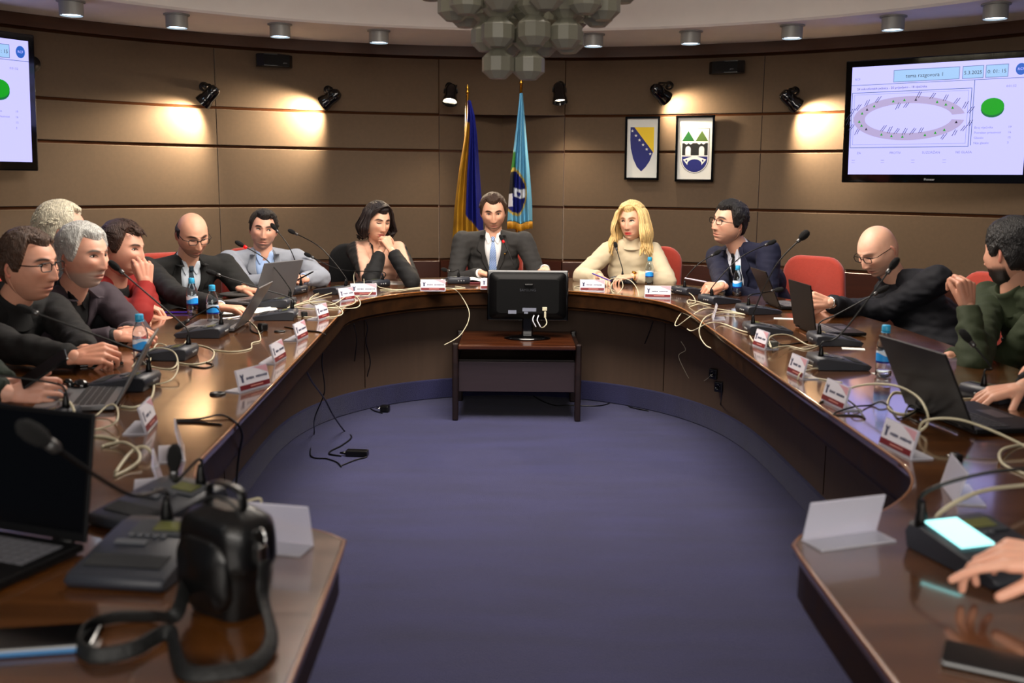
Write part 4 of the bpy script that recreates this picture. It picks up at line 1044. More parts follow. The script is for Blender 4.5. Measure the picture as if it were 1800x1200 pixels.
    def finish(me, name, material, folds=.006, freq=9):
        sh_ = [v.co.copy() for v in me.vertices]; nr = [v.normal.copy() for v in me.vertices]
        for i, v in enumerate(me.vertices):
            p = sh_[i]; a = noise.noise(V((p.x * freq, p.y * freq, p.z * freq * 1.6))); a2 = noise.noise(V((p.x * freq * 2.3 + 7, p.y * freq * 2.3, p.z * freq * 4)))
            k = (1 - abs(a) * 2.2) * .6 + a2 * .7
            v.co = p + nr[i] * folds * k - root.location
        o = bpy.data.objects.new(name, me); me.materials.clear(); me.materials.append(material)
        if paint and name == 'top':
            cc = []
            for i, p in enumerate(sh_):
                q = p - nb; arm = min([((p - E2) - (w2 - E2) * min(max((p - E2).dot(w2 - E2) / (w2 - E2).length_squared, 0), 1)).length for (_, _, E2, w2, _, _, _) in J] + [9])
                cc.append(srgb(paint(q.dot(rt), -q.dot(sp), nr[i].dot(fr), arm)) + (1,))
            ca_ = me.color_attributes.new('Col', 'FLOAT_COLOR', 'POINT'); ca_.data.foreach_set('color', np.array(cc, dtype=np.float32).ravel())
        COL.objects.link(o); o.parent = root; return o
    gm_ = garment(.006)
    tm = garment(.006, .012, None, True)
    bvh = BVHTree.FromPolygons([v.co.copy() for v in tm.vertices], [tuple(p.vertices) for p in tm.polygons]); bpy.data.meshes.remove(tm)
    def onfront(u, v, off):
        """a point on the chest: u to the person's right, v down from the neck base"""
        o_ = nb - sp * v + rt * u + fr * .6; hit = bvh.ray_cast(o_, -fr)
        return (hit[0] + fr * off) if hit[0] is not None else (nb - sp * v + rt * u + fr * .1)
    def patch(rows, name, material, off=.004, th=.004, nu=6, nv=14):
        """rows: (v, u0, u1)"""
        P = []
        for i in range(nv + 1):
            t = i / nv * (len(rows) - 1); k = min(int(t), len(rows) - 2); g_ = t - k; v, u0, u1 = [rows[k][j] * (1 - g_) + rows[k + 1][j] * g_ for j in range(3)]
            P.append([onfront(u0 + (u1 - u0) * j / nu, v, off) for j in range(nu + 1)])
        b = MB(O); b.grid(P); o = b.build(name, material, root); s_ = o.modifiers.new('s', 'SOLIDIFY'); s_.thickness = th; s_.offset = 0
        return o
    key = '%d_%d_%d' % tuple(int(q * 99) for q in col)
    cm_ = cloth('cloth_' + key, col, .82, var=.06, vscale=(5, 5, 5)) if pat is None else pat
    if wear in ('suit', 'opensuit', 'blazer'):
        fine = finish(gm_, 'jacket', cm_, .006)
        sc_ = cloth('shirt_%d_%d_%d' % tuple(int(q * 99) for q in shirt), shirt, .75)
        vb = .27 if wear == 'suit' else .33
        if wear == 'blazer': vb = .34
        patch([(-.005, -.048, .048), (.05, -.062, .062), (.12, -.052, .052), (vb * .75, -.03, .03), (vb, -.003, .003)], 'shirt', sc_, .0065, .003)
        for s in (-1, 1):
            patch([(-.03, s * .052, s * .085), (.04, s * .060, s * .105), (.09, s * .058, s * .118), (.115, s * .054, s * .082), (.17, s * .043, s * .078), (vb, s * .002, s * .018)], 'lapel', cm_, .0095, .005)
            # shirt collar wings
            patch([(-.022, s * .012, s * .052), (.005, s * .008, s * .056), (.028, s * .016, s * .046), (.045, s * .030, s * .036)], 'shirt_collar', sc_, .016, .003)
        b = MB(O)
        ring = []
        for k in range(25):
            a = math.radians(-140 + 280 * k / 24); c0 = nb + sp * .008 - f * .006; ring.append([c0 - fr * math.cos(a) * .069 + rt * math.sin(a) * .070 + sp * (-.012 + .012 * math.cos(a)), c0 - fr * math.cos(a) * .062 + rt * math.sin(a) * .062 + sp * (.026 + .010 * math.cos(a))])
        b.grid(ring); o = b.build('collar_band', sc_, root); s_ = o.modifiers.new('s', 'SOLIDIFY'); s_.thickness = .004
        b = MB(O); ring = []
        for k in range(25):
            a = math.radians(-118 + 236 * k / 24); c0 = nb - f * .010; ring.append([c0 - fr * math.cos(a) * .094 + rt * math.sin(a) * .092 + sp * (-.040 + .014 * math.cos(a)), c0 - fr * math.cos(a) * .073 + rt * math.sin(a) * .073 + sp * (.010 + .010 * math.cos(a))])
        b.grid(ring); o = b.build('jacket_collar', cm_, root); s_ = o.modifiers.new('s', 'SOLIDIFY'); s_.thickness = .006
        if tie is not None:
            patch([(.0, -.014, .014), (.028, -.009, .009)], 'tie_knot', tie, .020, .012, nv=4)
            patch([(.028, -.009, .009), (.10, -.022, .022), (vb + .02, -.030, .030)], 'tie', tie, .0125, .004, nv=30)
        for (s, sh, E, wr, hd, hn, opt) in J:
            fa = (wr - E).normalized(); b = MB(O); e0 = wr - fa * (sleeve_end + opt.get('cuff', 0)); b.tube([e0 - fa * .01, e0 + fa * .012, e0 + fa * .013], [.034, .0335, .028], 18, cap=False); b.build('shirt_cuff', sc_, root)
    else:
        o = finish(gm_, {'sweater': 'sweater', 'top': 'top', 'coat': 'coat', 'jacket': 'jacket', 'pullover': 'pullover'}.get(wear, 'top'), cm_, .010 if wear == 'coat' else .006)
        if only != 'arm':
            b = MB(O)
            if wear == 'sweater':   # roll neck
                c0 = nb - f * .002; b.grid([[c0 + (hz * .35 + sp * .65) * h + (rt * math.sin(a) + fr * math.cos(a)) * r_ for a in [math.radians(12 * k) for k in range(30)]] for h, r_ in ((-.022, .078), (-.005, .066), (.02, .060), (.042, .059), (.050, .056), (.046, .052), (.0, .050))], closed=True); b.build('roll_neck', cm_, root)
            elif wear in ('coat', 'jacket'):
                c0 = nb - f * .004; b.grid([[c0 + sp * h + (rt * math.sin(a) + fr * math.cos(a)) * r_ + sp * (-.016 * math.cos(a) * (1)) for a in [math.radians(12 * k) for k in range(30)]] for h, r_ in ((-.045, .10), (-.005, .079), (.03, .072), (.05, .073), (.052, .066), (.0, .062))], closed=True); b.build('collar', cm_, root)
            elif S.get('noband') is None:
                c0 = nb; b.grid([[c0 + sp * h + (rt * math.sin(a) + fr * math.cos(a)) * r_ + sp * (-.02 * math.cos(a)) for a in [math.radians(12 * k) for k in range(30)]] for h, r_ in ((-.035, .092), (-.006, .076), (.008, .072), (.008, .066), (-.01, .064))], closed=True); b.build('neckband', cm_ if wear != 'pullover' else cloth('band_dark', (.03, .03, .03)), root)
    if legs.v:
        lm = remesh(legs, .014, 3); o = finish(lm, 'trousers', cloth('trousers_dark', (.06, .06, .07)), .004)
        for s in (-1, 1):
            hip = pel + rt * s * .095; an = V((hip.x, hip.y, .0)) + f * .38 + rt * s * .04
            b = MB(O); Fm = frame(an, rt, f, (0, 0, 1)); b.grid([[(math.sin(a) * w2, .07 + math.cos(a) * l2, h) for a in [math.radians(20 * k) for k in range(18)]] for h, w2, l2 in ((0.004, .001, .001), (.004, .045, .135), (.03, .047, .137), (.06, .040, .11), (.085, .036, .04), (.1, .03, .03))], Fm, closed=True); b.build('shoe', M_gloss, root)
    return dict(root=root, HM=HM, O=O, onfront=onfront, patch=patch, J=J, nb=nb, f=f, rt=rt, sp=sp, fr=fr, garment=gm_, bvh=bvh)
def wristwatch(P, i, strap, face, label=None):
    s, sh, E, wr, hd, hn, opt = P['J'][i]; fa = (wr - E).normalized(); c = wr - fa * .005; b = MB(P['O']); y = hn - fa * hn.dot(fa); y.normalize(); x = fa.cross(y)
    b.tube([c + (x * math.cos(a) + y * math.sin(a)) * .029 for a in [k * .35 for k in range(19)]], .004, 8); o = b.build('watch_strap', strap, P['root'])
    b = MB(P['O']); b.lathe([(0, .0), (.016, 0), (.017, .006), (.014, .008), (0, .008)], frame(c + y * .028, x, fa, y), 18); b.build('watch_case', face, o)
# ------------------------------------------------------------------ who sits where
DK = (.03, .03, .035)
def tie_mat(name, c1, c2, sc=60):
    m = mat(name, c1, .5); nt = m.node_tree; tc = nt.nodes.new('ShaderNodeTexCoord'); mp = nt.nodes.new('ShaderNodeMapping'); mp.inputs['Rotation'].default_value = (0, math.radians(52), 0)
    wv = nt.nodes.new('ShaderNodeTexWave'); wv.inputs['Scale'].default_value = sc; cr = nt.nodes.new('ShaderNodeValToRGB'); cr.color_ramp.elements[0].position = .45; cr.color_ramp.elements[1].position = .55
    cr.color_ramp.elements[0].color = srgb(c1) + (1,); cr.color_ramp.elements[1].color = srgb(c2) + (1,)
    nt.links.new(tc.outputs['Object'], mp.inputs[0]); nt.links.new(mp.outputs[0], wv.inputs['Vector']); nt.links.new(wv.outputs['Fac'], cr.inputs[0]); nt.links.new(cr.outputs[0], nt.nodes['Principled BSDF'].inputs['Base Color']); return m
UP = (0, 0, 1)
# man at the head of the table
SK = (.80, .58, .46)
P8 = person('man in dark grey suit and blue striped tie at the head of the table', aty(867, 374, 7.14), 3, 14, 2, byaw=0, lean=.16,
    S=dict(skin=(.82, .60, .48), hair='short', haircol=(.22, .14, .08), thick=.013, tufts=260, tuft_len=.02, beard=.35, beardcol=(.42, .28, .2), eyes='open', gaze=(-.1, -1), brow=(.16, .1, .06), hairline=.082), W=1.10, shoulders=.20, scale=1.08,
    hands=[(1, aty(846, 480, 6.90), (.8, -.45, -.10), UP, (-.5, 0, -1), dict(curl=(20, 35, 20))), (-1, aty(958, 472, 6.86), (-.1, -1, -.12), UP, (.35, .1, -1), dict(curl=(25, 30, 20)))],
    wear='suit', col=(.185, .18, .175), shirt=(.88, .88, .88), tie=tie_mat('tie_blue_stripe', (.16, .33, .62), (.70, .80, .92), 34))
b = MB(P8['O']); p = P8['onfront'](-.085, .115, .012); b.lathe([(0, 0), (.006, 0), (.006, .003), (0, .004)], Matrix.Translation(p) @ P8['fr'].to_track_quat('Z', 'Y').to_matrix().to_4x4(), 12); b.build('lapel_pin', M_gold, P8['root'])

# dark-haired woman
def p7paint(u, v, n, arm):
    a = abs(u); B = (.84, .66, .56); K_ = (.022, .02, .022)
    if arm < .060: return K_
    lim = .145 if u > 0 else .185
    k = sst(-.36, -.26, n) * sst(-.004, .004, a - .035 - .4 * max(0, .03 - v)) * sst(.006, -.006, a - lim) * sst(-.1, -.085, v)
    return mixc(K_, B, k)
def locks_bob(rnd):
    out = []
    for k in range(260):
        s = -1 if rnd.random() < .5 else 1; back = rnd.random(); a = math.radians(58 + 122 * back)
        st = V((s * rnd.uniform(.0, .03), rnd.uniform(-.05, .055) , .118)); sx, sy = s * math.sin(a), math.cos(a)
        r1 = rnd.uniform(.094, .108); zl = rnd.uniform(-.10, -.055) - (.03 if back > .5 else 0); wv = .010 * math.sin(9 * a + s)
        p1 = V((sx * r1 * .80, sy * r1 * .95, .088)); p2 = V((sx * r1 * 1.0, sy * r1 * 1.15, .02 + rnd.uniform(-.02, .02))); p3 = V((sx * (r1 + .020 + wv), sy * (r1 + .022 + wv) * 1.1, -.040)); p4 = V((sx * (r1 - .004), sy * (r1 - .0) * 1.0, zl)); p5 = p4 + V((-sx * .018, -sy * .01, .012))
        p5 = p4 + V((sx * (.018 + wv), sy * .014, .012 + .01 * rnd.random())) if k % 2 else p5
        out.append(([st, p1, p2, p3, p4, p5], (.0085, .0045)))
    for k in range(26):      # swept fringe
        st = V((-.025, .02 + .05 * rnd.random(), .125)); z = rnd.uniform(.05, .085)
        out.append(([st, V((.03, .085, .108 + .01 * rnd.random())), V((.072, .062, z)), V((.088, .03, .0)), V((.094, .0, -.05 - .03 * rnd.random()))], (.010, .005)))
        out.append(([V((-.025, .02 + .05 * rnd.random(), .125)), V((-.055, .06, .105)), V((-.086, .028, z - .01)), V((-.096, .005, -.03)), V((-.094, -.02, -.08))], (.010, .005)))
    return out
P7 = person('dark-haired woman in black and beige top, chin on her clasped hands', aty(663, 391, 6.88), 34, 10, -3, byaw=12, lean=.2, hunch=.02,
    S=dict(skin=(.84, .64, .52), hair='short', haircol=(.10, .055, .045), thick=.020, hairline=.076, nape=-.09, eyes='down', lash=1, brow=(.12, .06, .05), lip=(.68, .26, .24), wide=.96, curtain=(-.085, 62, .096), locks=locks_bob, noband=1, neck=.85, nose=.9), W=.88, shoulders=.165, scale=1.04,
    hands=[(1, aty(669, 443, 6.60), (.35, .10, .95), (-.65, -.7, .1), (0, 0, -1), dict(elbow=at(652, 493, .785), curl=(55, 60, 30), size=.93, thumb=(20, 10))), (-1, aty(688, 440, 6.58), (-.45, .10, .85), (.7, -.6, .1), (0, 0, -1), dict(elbow=at(724, 494, .785), curl=(62, 70, 30), size=.93, thumb=(20, 10)))],
    wear='top', col=(.022, .02, .022), sleeve_end=.03, pat=mat('top_two_tone', (1, 1, 1), .8, attr='Col', bump=.15, bscale=300), paint=p7paint)
P7['patch']([(-.01, -.030, .030), (.04, -.026, .026), (.10, -.006, .006)], 'neckline_skin', mat('neck_skin', (.84, .64, .52), .5), .0075, .002)

# blonde woman
def locks_long(rnd):
    out = []
    for k in range(400):
        s = -1 if rnd.random() < .5 else 1; back = rnd.random() ** .8; a = math.radians(47 + 133 * back); sx, sy = s * math.sin(a), math.cos(a); ph = 2.2 * a + s + rnd.uniform(0, .9)
        st = V((-.012 + s * rnd.uniform(.0, .022), rnd.uniform(-.05, .062), .120)); r1 = rnd.uniform(.094, .112)
        pts = [st, V((sx * r1 * .82, sy * r1 * 1.0, .086))]; zl = -.19 - rnd.uniform(0, .07) + (.04 if back < .25 else 0)
        for j in range(1, 8):
            t = j / 7; z = .06 + (zl - .06) * t; rr = r1 * (1.0 + .24 * math.sin(t * 2.4)) + .014 * math.sin(t * 11 + ph) * t
            pts.append(V((sx * rr * (1.0 if t < .6 else 1.0 + .1 * (t - .6)), sy * rr * 1.05 + .016 * math.cos(t * 10 + ph) * t + .02 * t * (1 if back < .45 else 0), z)))
        out.append((pts, (.0092, .0042)))
    for k in range(30):
        z = rnd.uniform(.045, .08)
        out.append(([V((-.012, .03 + .04 * rnd.random(), .124)), V((.035, .088, .106)), V((.078, .058, z)), V((.098, .035, -.01)), V((.100, .030, -.08)), V((.090, .04, -.15)), V((.10, .045, -.20))], (.010, .004)))
        out.append(([V((-.012, .03 + .04 * rnd.random(), .124)), V((-.045, .072, .108)), V((-.086, .040, z)), V((-.104, .02, -.02)), V((-.108, .01, -.09)), V((-.10, .01, -.16))], (.010, .004)))
    return out
P9 = person('blonde woman with long wavy hair and cream roll-neck sweater, pen in hand', aty(1111, 391, 6.92), -27, 2, 2, byaw=-4, lean=.14,
    S=dict(skin=(.87, .68, .56), hair='short', haircol=(.93, .80, .54), thick=.024, hairline=.078, nape=-.09, eyes='open', lash=1, gaze=(1, 0), brow=(.45, .30, .18), lip=(.78, .10, .12), wide=.95, curtain=(-.19, 56, .098), locks=locks_long, neck=.82, nose=.85, iris='green'), W=.90, shoulders=.165, scale=1.03,
    hands=[(1, aty(1056, 487, 6.62), (.25, -.95, -.12), (.2, .2, 1), (-.8, .1, -.5), dict(curl=(45, 50, 25), size=.92)), (-1, aty(1112, 486, 6.68), (-.95, -.2, -.05), (0, -.2, 1), (.9, 0, -.3), dict(curl=(35, 45, 25), size=.92))],
    wear='sweater', col=(.80, .74, .62), sleeve_end=.03)
wristwatch(P9, 1, M_gold, M_gold)
b = MB(P9['O'] @ P9['HM'])
for s in (-1, 1): b.lathe([(0, 0), (.009, 0), (.009, .003), (0, .003)], T(s * .083, .0, -.032) @ R(90, 'Y'), 14)
b.build('earring', M_gold, P9['root'])

# man with glasses in navy suit
P10 = person('man in navy suit and glasses leaning sideways to talk, beside the blonde woman', aty(1282, 393, 6.30), -62, -4, -8, byaw=-56, lean=.16, seat=(1.72, 6.42), hunch=.06,
    S=dict(skin=(.82, .60, .49), hair='short', haircol=(.07, .055, .05), thick=.018, tufts=200, tuft_len=.016, hairline=.078, brow=(.08, .05, .04), beard=.25, beardcol=(.4, .3, .26), glasses=(.05, .05, .06), fat=.8, gaze=(0, 0)), W=1.2, shoulders=.195, scale=1.09,
    hands=[(1, aty(1268, 503, 5.98), (-.95, -.3, -.02), (.2, -.5, .85), (0, -.6, -.6), dict(curl=(70, 80, 40), thumb=(25, 30))), (-1, aty(1272, 506, 6.12), (-.95, -.25, .0), (.1, .4, 1), (.6, -.3, -.6), dict(curl=(70, 80, 40), thumb=(25, 30)))],
    wear='suit', col=(.045, .06, .17), shirt=(.85, .86, .9), tie=mat('tie_dark', (.03, .03, .04), .5))
# bald man with phone
P11 = person('bald man in dark navy coat and glasses looking down at his phone', aty(1544, 440, 5.25), -66, 30, 0, byaw=-62, lean=.42, hunch=.10, seat=(2.32, 5.15), shdrop=.11,
    S=dict(skin=(.84, .64, .54), hair='none', eyes='down', brow=(.5, .4, .35), glasses=(.04, .04, .04), beard=.3, beardcol=(.62, .52, .48), fat=.9, browk=.6), W=1.22, shoulders=.20, scale=1.09,
    hands=[(1, aty(1457, 532, 5.02), (-.96, -.15, .18), (.1, -.85, .3), (0, -.5, -.8), dict(curl=(48, 45, 25), thumb=(45, 15))), (-1, aty(1462, 536, 5.28), (-.95, .1, .1), (.1, .8, .3), (.3, .6, -.8), dict(curl=(45, 50, 30), thumb=(40, 15)))],
    wear='coat', col=(.035, .04, .075))
wristwatch(P11, 0, M_chrome, M_chrome)
# man in green jacket, dark hair and beard
P12 = person('dark-haired bearded man in quilted dark green jacket turned away at the edge', aty(1778, 448, 4.15), -156, 6, 4, byaw=-82, lean=.16, seat=(2.42, 4.15),
    S=dict(skin=(.66, .46, .37), hair='short', haircol=(.035, .028, .028), thick=.022, tufts=240, tuft_len=.018, beard=.95, beardcol=(.06, .045, .04), brow=(.04, .03, .03), hairline=.082), W=1.22, shoulders=.20, scale=1.10,
    hands=[(1, aty(1702, 540, 3.86), (-.10, .15, .97), (.35, -.92, 0), (.1, -.4, -1), dict(curl=(62, 70, 35), thumb=(20, 20), elbow=aty(1712, 640, 3.70))), (-1, aty(1668, 628, 3.95), (-.97, .05, -.08), UP, (.5, .5, -.6), dict(curl=(20, 30, 20)))],
    wear='coat', col=(.13, .17, .07), sleeve_end=.01)
# grey blazer man
P6 = person('man in light grey blazer and pale blue shirt, pen between clasped hands', aty(463, 405, 6.42), 14, 4, -6, byaw=24, lean=.14,
    S=dict(skin=(.80, .58, .48), hair='short', haircol=(.10, .07, .05), thick=.014, tufts=220, tuft_len=.024, comb=-.3, quiff=.010, beard=.30, beardcol=(.38, .27, .22), gaze=(-1, .2), brow=(.1, .07, .05), hairline=.080), W=1.08, shoulders=.20, scale=1.02,
    hands=[(1, aty(492, 492, 6.08), (.85, -.35, .10), (-.2, -.7, .6), (-.8, -.2, -.5), dict(curl=(45, 55, 30))), (-1, aty(532, 490, 6.12), (-.85, -.35, .10), (.2, -.6, .7), (.9, 0, -.4), dict(curl=(40, 60, 30)))],
    wear='blazer', col=(.56, .58, .62), shirt=(.62, .72, .88))
# balding man with glasses, black suit
P5 = person('balding man with glasses in black suit reaching to the grey laptop', aty(338, 413, 5.78), 38, 24, 4, byaw=42, lean=.26, hunch=.05,
    S=dict(skin=(.80, .58, .47), hair='short', haircol=(.12, .08, .06), thick=.010, bald=1.0, hairline=.085, eyes='down', glasses=(.06, .04, .04), beard=.35, beardcol=(.42, .30, .26), brow=(.15, .1, .08)), W=1.2, shoulders=.20, scale=1.07,
    hands=[(1, at(388, 540, .79), (.9, -.1, -.03), UP, (-.5, -.5, -.6), dict(curl=(30, 40, 20))), (-1, aty(428, 508, 5.70), (.95, .1, -.12), (0, 0, 1), (.2, .6, -.5), dict(curl=(25, 35, 20), cuff=.02))],
    wear='suit', col=(.09, .09, .085), shirt=(.80, .84, .88), tie=tie_mat('tie_teal', (.09, .15, .20), (.16, .24, .28), 40))
wristwatch(P5, 1, mat('strap_brown', (.25, .12, .06), .5), M_chrome)
# man in red
P4 = person('brown-haired man in red pullover resting his face on his fist', aty(214, 440, 5.20), 78, 6, -4, byaw=62, lean=.2, hunch=.03,
    S=dict(skin=(.76, .53, .44), hair='short', haircol=(.22, .14, .10), thick=.020, tufts=300, tuft_len=.036, comb=.9, hairline=.080, brow=(.2, .12, .08), beard=.15, beardcol=(.5, .36, .3)), W=1.02, shoulders=.18, scale=1.13,
    hands=[(1, aty(257, 500, 4.80), (-.12, .1, .98), (.55, -.83, .1), (0, -.2, -1), dict(curl=(60, 75, 40), thumb=(20, 20), elbow=at(246, 556, .79))), (-1, aty(268, 558, 4.84), (.92, -.38, -.08), UP, (0, .7, -.5), dict(curl=(55, 75, 40)))],
    wear='pullover', col=(.50, .05, .03), sleeve_end=.02)
# white-haired person behind
P3 = person('white-haired person behind the grey-haired man, face turned away', aty(108, 408, 4.76), 118, 0, 0, byaw=80, lean=.1,
    S=dict(skin=(.78, .56, .48), hair='short', haircol=(.80, .77, .68), thick=.018, tufts=260, tuft_len=.034, hairline=.080, brow=(.7, .65, .6)), W=1.0, scale=1.08,
    hands=[(1, V((-1.86, 4.62, .80)), (.9, -.1, 0), UP, (0, -.4, -.8), dict()), (-1, V((-1.87, 4.85, .80)), (.9, .1, 0), UP, (0, .4, -.8), dict())],
    wear='top', col=(.12, .12, .14))
# grey-haired man in mauve blazer
P2 = person('grey-haired bearded man in mauve-grey blazer over black shirt, hands clasped', aty(146, 452, 4.33), 68, 4, 0, byaw=66, lean=.26, hunch=.05,
    S=dict(skin=(.78, .55, .46), hair='short', haircol=(.72, .72, .70), thick=.018, tufts=320, tuft_len=.026, beard=.7, beardcol=(.72, .68, .64), brow=(.4, .36, .33), hairline=.080, fat=.3), W=1.05, shoulders=.20, scale=1.10,
    hands=[(1, aty(208, 590, 3.98), (.92, .25, .02), (-.3, -.6, .7), (0, -.6, -.6), dict(curl=(45, 60, 30))), (-1, aty(222, 583, 4.12), (.85, -.5, .02), (.3, .5, .8), (.3, .6, -.5), dict(curl=(50, 60, 30)))],
    wear='blazer', col=(.22, .18, .21), shirt=(.035, .03, .035))
# man with glasses nearest
P1 = person('man with glasses in black jacket, fingers interlaced, nearest in the left row', aty(50, 468, 3.82), 74, 4, 2, byaw=68, lean=.22, hunch=.07,
    S=dict(skin=(.74, .50, .40), hair='short', haircol=(.27, .19, .14), thick=.014, tufts=300, tuft_len=.026, comb=-.3, beard=.1, beardcol=(.45, .32, .27), brow=(.18, .12, .09), glasses=(.08, .05, .05), hairline=.082, nose=1.15), W=1.08, shoulders=.20, scale=1.10,
    hands=[(1, aty(132, 628, 3.42), (.9, .20, .12), (-.25, -.7, .6), (0, -.6, -.6), dict(curl=(45, 55, 30), cuff=-.01)), (-1, aty(150, 618, 3.58), (.85, -.45, .08), (.3, .5, .8), (.3, .6, -.5), dict(curl=(45, 60, 30)))],
    wear='coat', col=(.025, .024, .025))
# person in green, only the forearms in view
P13 = person('person in dark green sweater at the left edge, only the hands with a phone seen', V((-2.0, 2.98, 1.22)), 60, 20, 0, byaw=72, lean=.2,
    S=dict(skin=(.74, .54, .47), hair='short', haircol=(.2, .14, .1), glasses=None), W=1.0,
    hands=[(1, aty(20, 692, 2.86), (.93, .1, .12), (-.1, -.9, .4), (0, -.6, -.7), dict(curl=(40, 45, 25), thumb=(40, 20))), (-1, aty(14, 676, 3.02), (.95, -.25, .12), (.1, .4, .9), (.2, .6, -.6), dict(curl=(45, 50, 25), thumb=(40, 20)))],
    wear='top', col=(.03, .10, .05))
# person at the right edge, hand over the microphone unit
P14 = person('person in black at the right edge, only one hand over the microphone unit seen', V((2.22, 3.25, 1.22)), -60, 10, 0, byaw=-80, lean=.2,
    S=dict(skin=(.78, .58, .48), hair='short', haircol=(.1, .08, .07), wide=1), W=1.0,
    hands=[(1, aty(1795, 682, 3.02), (-.95, .12, -.22), (-.15, -.15, .97), (.3, -.7, -.4), dict(curl=(28, 30, 15), thumb=(55, 10), spread=9, size=1.08)), (-1, V((1.95, 3.45, .8)), (-.9, 0, 0), UP, (0, .5, -.8), dict())],
    wear='top', col=(.03, .03, .035), sleeve_end=0.03)
# the foreground hand
P15 = person('person in the right foreground, only a hand pressing the microphone unit seen', V((1.62, 1.22, 1.22)), -60, 10, 0, byaw=-64, lean=.2,
    S=dict(skin=(.88, .66, .56), hair='short', haircol=(.1, .08, .07)), W=1.0,
    hands=[(1, aty(1872, 985, 1.50), (-.95, .30, .0), (-.05, -.25, .96), (.3, -.7, -.4), dict(curls=[(16, 14, 8), (30, 40, 20), (38, 48, 22), (45, 52, 25)], thumb=(30, 8), size=1.0)), (-1, V((1.35, 1.75, .8)), (-.9, 0, 0), UP, (0, .5, -.8), dict())],
    wear='top', col=(.05, .05, .06), sleeve_end=0.03)
# ------------------------------------------------------------------ chairs
def seat(px, y, rz, label, dark=False, dx=0.0):
    p = aty(px, 500, y); return chair(p.x + dx, y, rz, label, dark)
def rzf(P, back=.0): return math.atan2(-P['f'].x, P['f'].y)
def chair_for(P, label, back=.02, side=0.0, dark=False):
    p = P['root'].location - P['f'] * back + P['rt'] * side; return chair(p.x, p.y, rzf(P), label, dark)
chair_for(P8, 'red chair under the man at the head of the table')
chair_for(P7, 'black-backed chair under the dark-haired woman', side=.10, dark=True)
chair_for(P9, 'red chair showing beside the blonde woman in the cream sweater', side=-.17)
chair(1.80, 6.30, math.radians(-228), 'red chair behind the man in the navy suit, its back fully seen', False)
chair_for(P11, 'red chair under the bald man looking at his phone', back=.1)
chair_for(P12, 'red chair partly seen behind the raised fist of the man in green', back=.0, side=-.26)
chair_for(P6, 'red chair under the man in the light grey blazer')
chair_for(P5, 'red chair under the balding man in the black suit', side=-.05)
chair_for(P4, 'red chair under the man in the red pullover')
chair_for(P3, 'red chair under the white-haired person')
chair_for(P2, 'red chair under the man in the mauve-grey blazer')
chair_for(P1, 'red chair under the man in black nearest on the left')
chair_for(P13, 'red chair under the person in green at the left edge')
chair_for(P14, 'red chair under the person in black at the right edge')
chair_for(P15, 'red chair under the person whose hand is in the right foreground')

# ------------------------------------------------------------------ monitor stand and monitor
M_stand = wood('stand_wood', (0.30, 0.15, 0.07), (0.19, 0.085, 0.04), .2, .3)
M_standd = wood('stand_dark', (0.13, 0.075, 0.055), (0.075, 0.04, 0.03), .3, .2)
st = empty('monitor_stand', (.03, 6.13, 0)); tag(st, 'small dark wooden stand with a shelf panel on the blue carpet', 'side table')
b = MB(); b.box((0, 0, .448), (.70, .60, .026), bev=.006); b.build('top', M_stand, st)
for s in (-1, 1):
    b = MB(); b.box((s * .368, -.27, .235), (.036, .045, .47), bev=.008); b.build('leg', M_standd, st)
    b = MB(); b.box((s * .368, .27, .235), (.036, .045, .47), bev=.008); b.build('leg', M_standd, st)
    b = MB(); b.box((s * .366, 0, .385), (.026, .50, .13), bev=.004); b.build('side_rail', M_standd, st)
    b = MB(); b.box((s * .366, 0, .20), (.022, .50, .05), bev=.004); b.build('side_rail', M_standd, st)
b = MB(); b.box((0, -.235, .262), (.70, .018, .185), bev=.003); b.build('front_panel', mat('panel_purple', (.17, .12, .15), .6, var=.1, vscale=(4, 4, 60)), st)
b = MB(); b.box((0, .0, .355), (.70, .44, .018), bev=.003); b.build('shelf', M_standd, st)
mo = empty('monitor', (.095, 6.12, .462)); tag(mo, 'black computer monitor seen from the back, on the small wooden stand', 'monitor')
b = MB(); b.lathe([(0, 0), (.14, 0), (.145, .006), (.10, .014), (.03, .02), (0, .02)], Matrix.Diagonal((1, .72, 1, 1)), 32); b.build('foot', M_gloss, mo)
b = MB(); b.box((0, .02, .07), (.07, .03, .13), bev=.01); b.build('neck', M_gloss, mo)
KM = T(0, .01, .265) @ R(-4, 'X')
b = MB(KM); b.box((0, .02, 0), (.505, .024, .315), bev=.008); b.build('bezel', M_gloss, mo)
b = MB(KM); b.grid([[(x * w_, y, z * h_ - .01 * (1 - h_)) for x, z in rounded(.48, .29, .03)] for y, w_, h_ in ((.010, 1, 1), (-.004, .97, .94), (-.018, .84, .78), (-.022, .80, .72))], closed=True); b.add([(x * .80, -.022, z * .72 - .0028) for x, z in rounded(.48, .29, .03)], [tuple(range(28))]); b.build('back_shell', mat('monitor_back', (.012, .012, .014), .5, spec=.15), mo)
b = MB(KM); b.box((0, .0325, 0), (.475, .001, .275)); b.build('screen_panel', M_scr, mo)
FB = KM @ frame((0, -.0232, 0), (1, 0, 0), (0, 0, 1), (0, -1, 0))
b = MB(FB); b.text('SAMSUNG', .022, T(.0, .035, 0)); b.build('brand_mark', mat('brand_dim', (.16, .17, .2), .4), mo)
b = MB(FB); b.box((.01, -.085, 0), (.085, .022, .002)); b.box((-.01, -.104, .0), (.024, .012, .002)); b.box((-.095, -.100, -.0), (.05, .022, .006)); b.build('sticker', mat('sticker_grey', (.42, .44, .5), .5), mo)
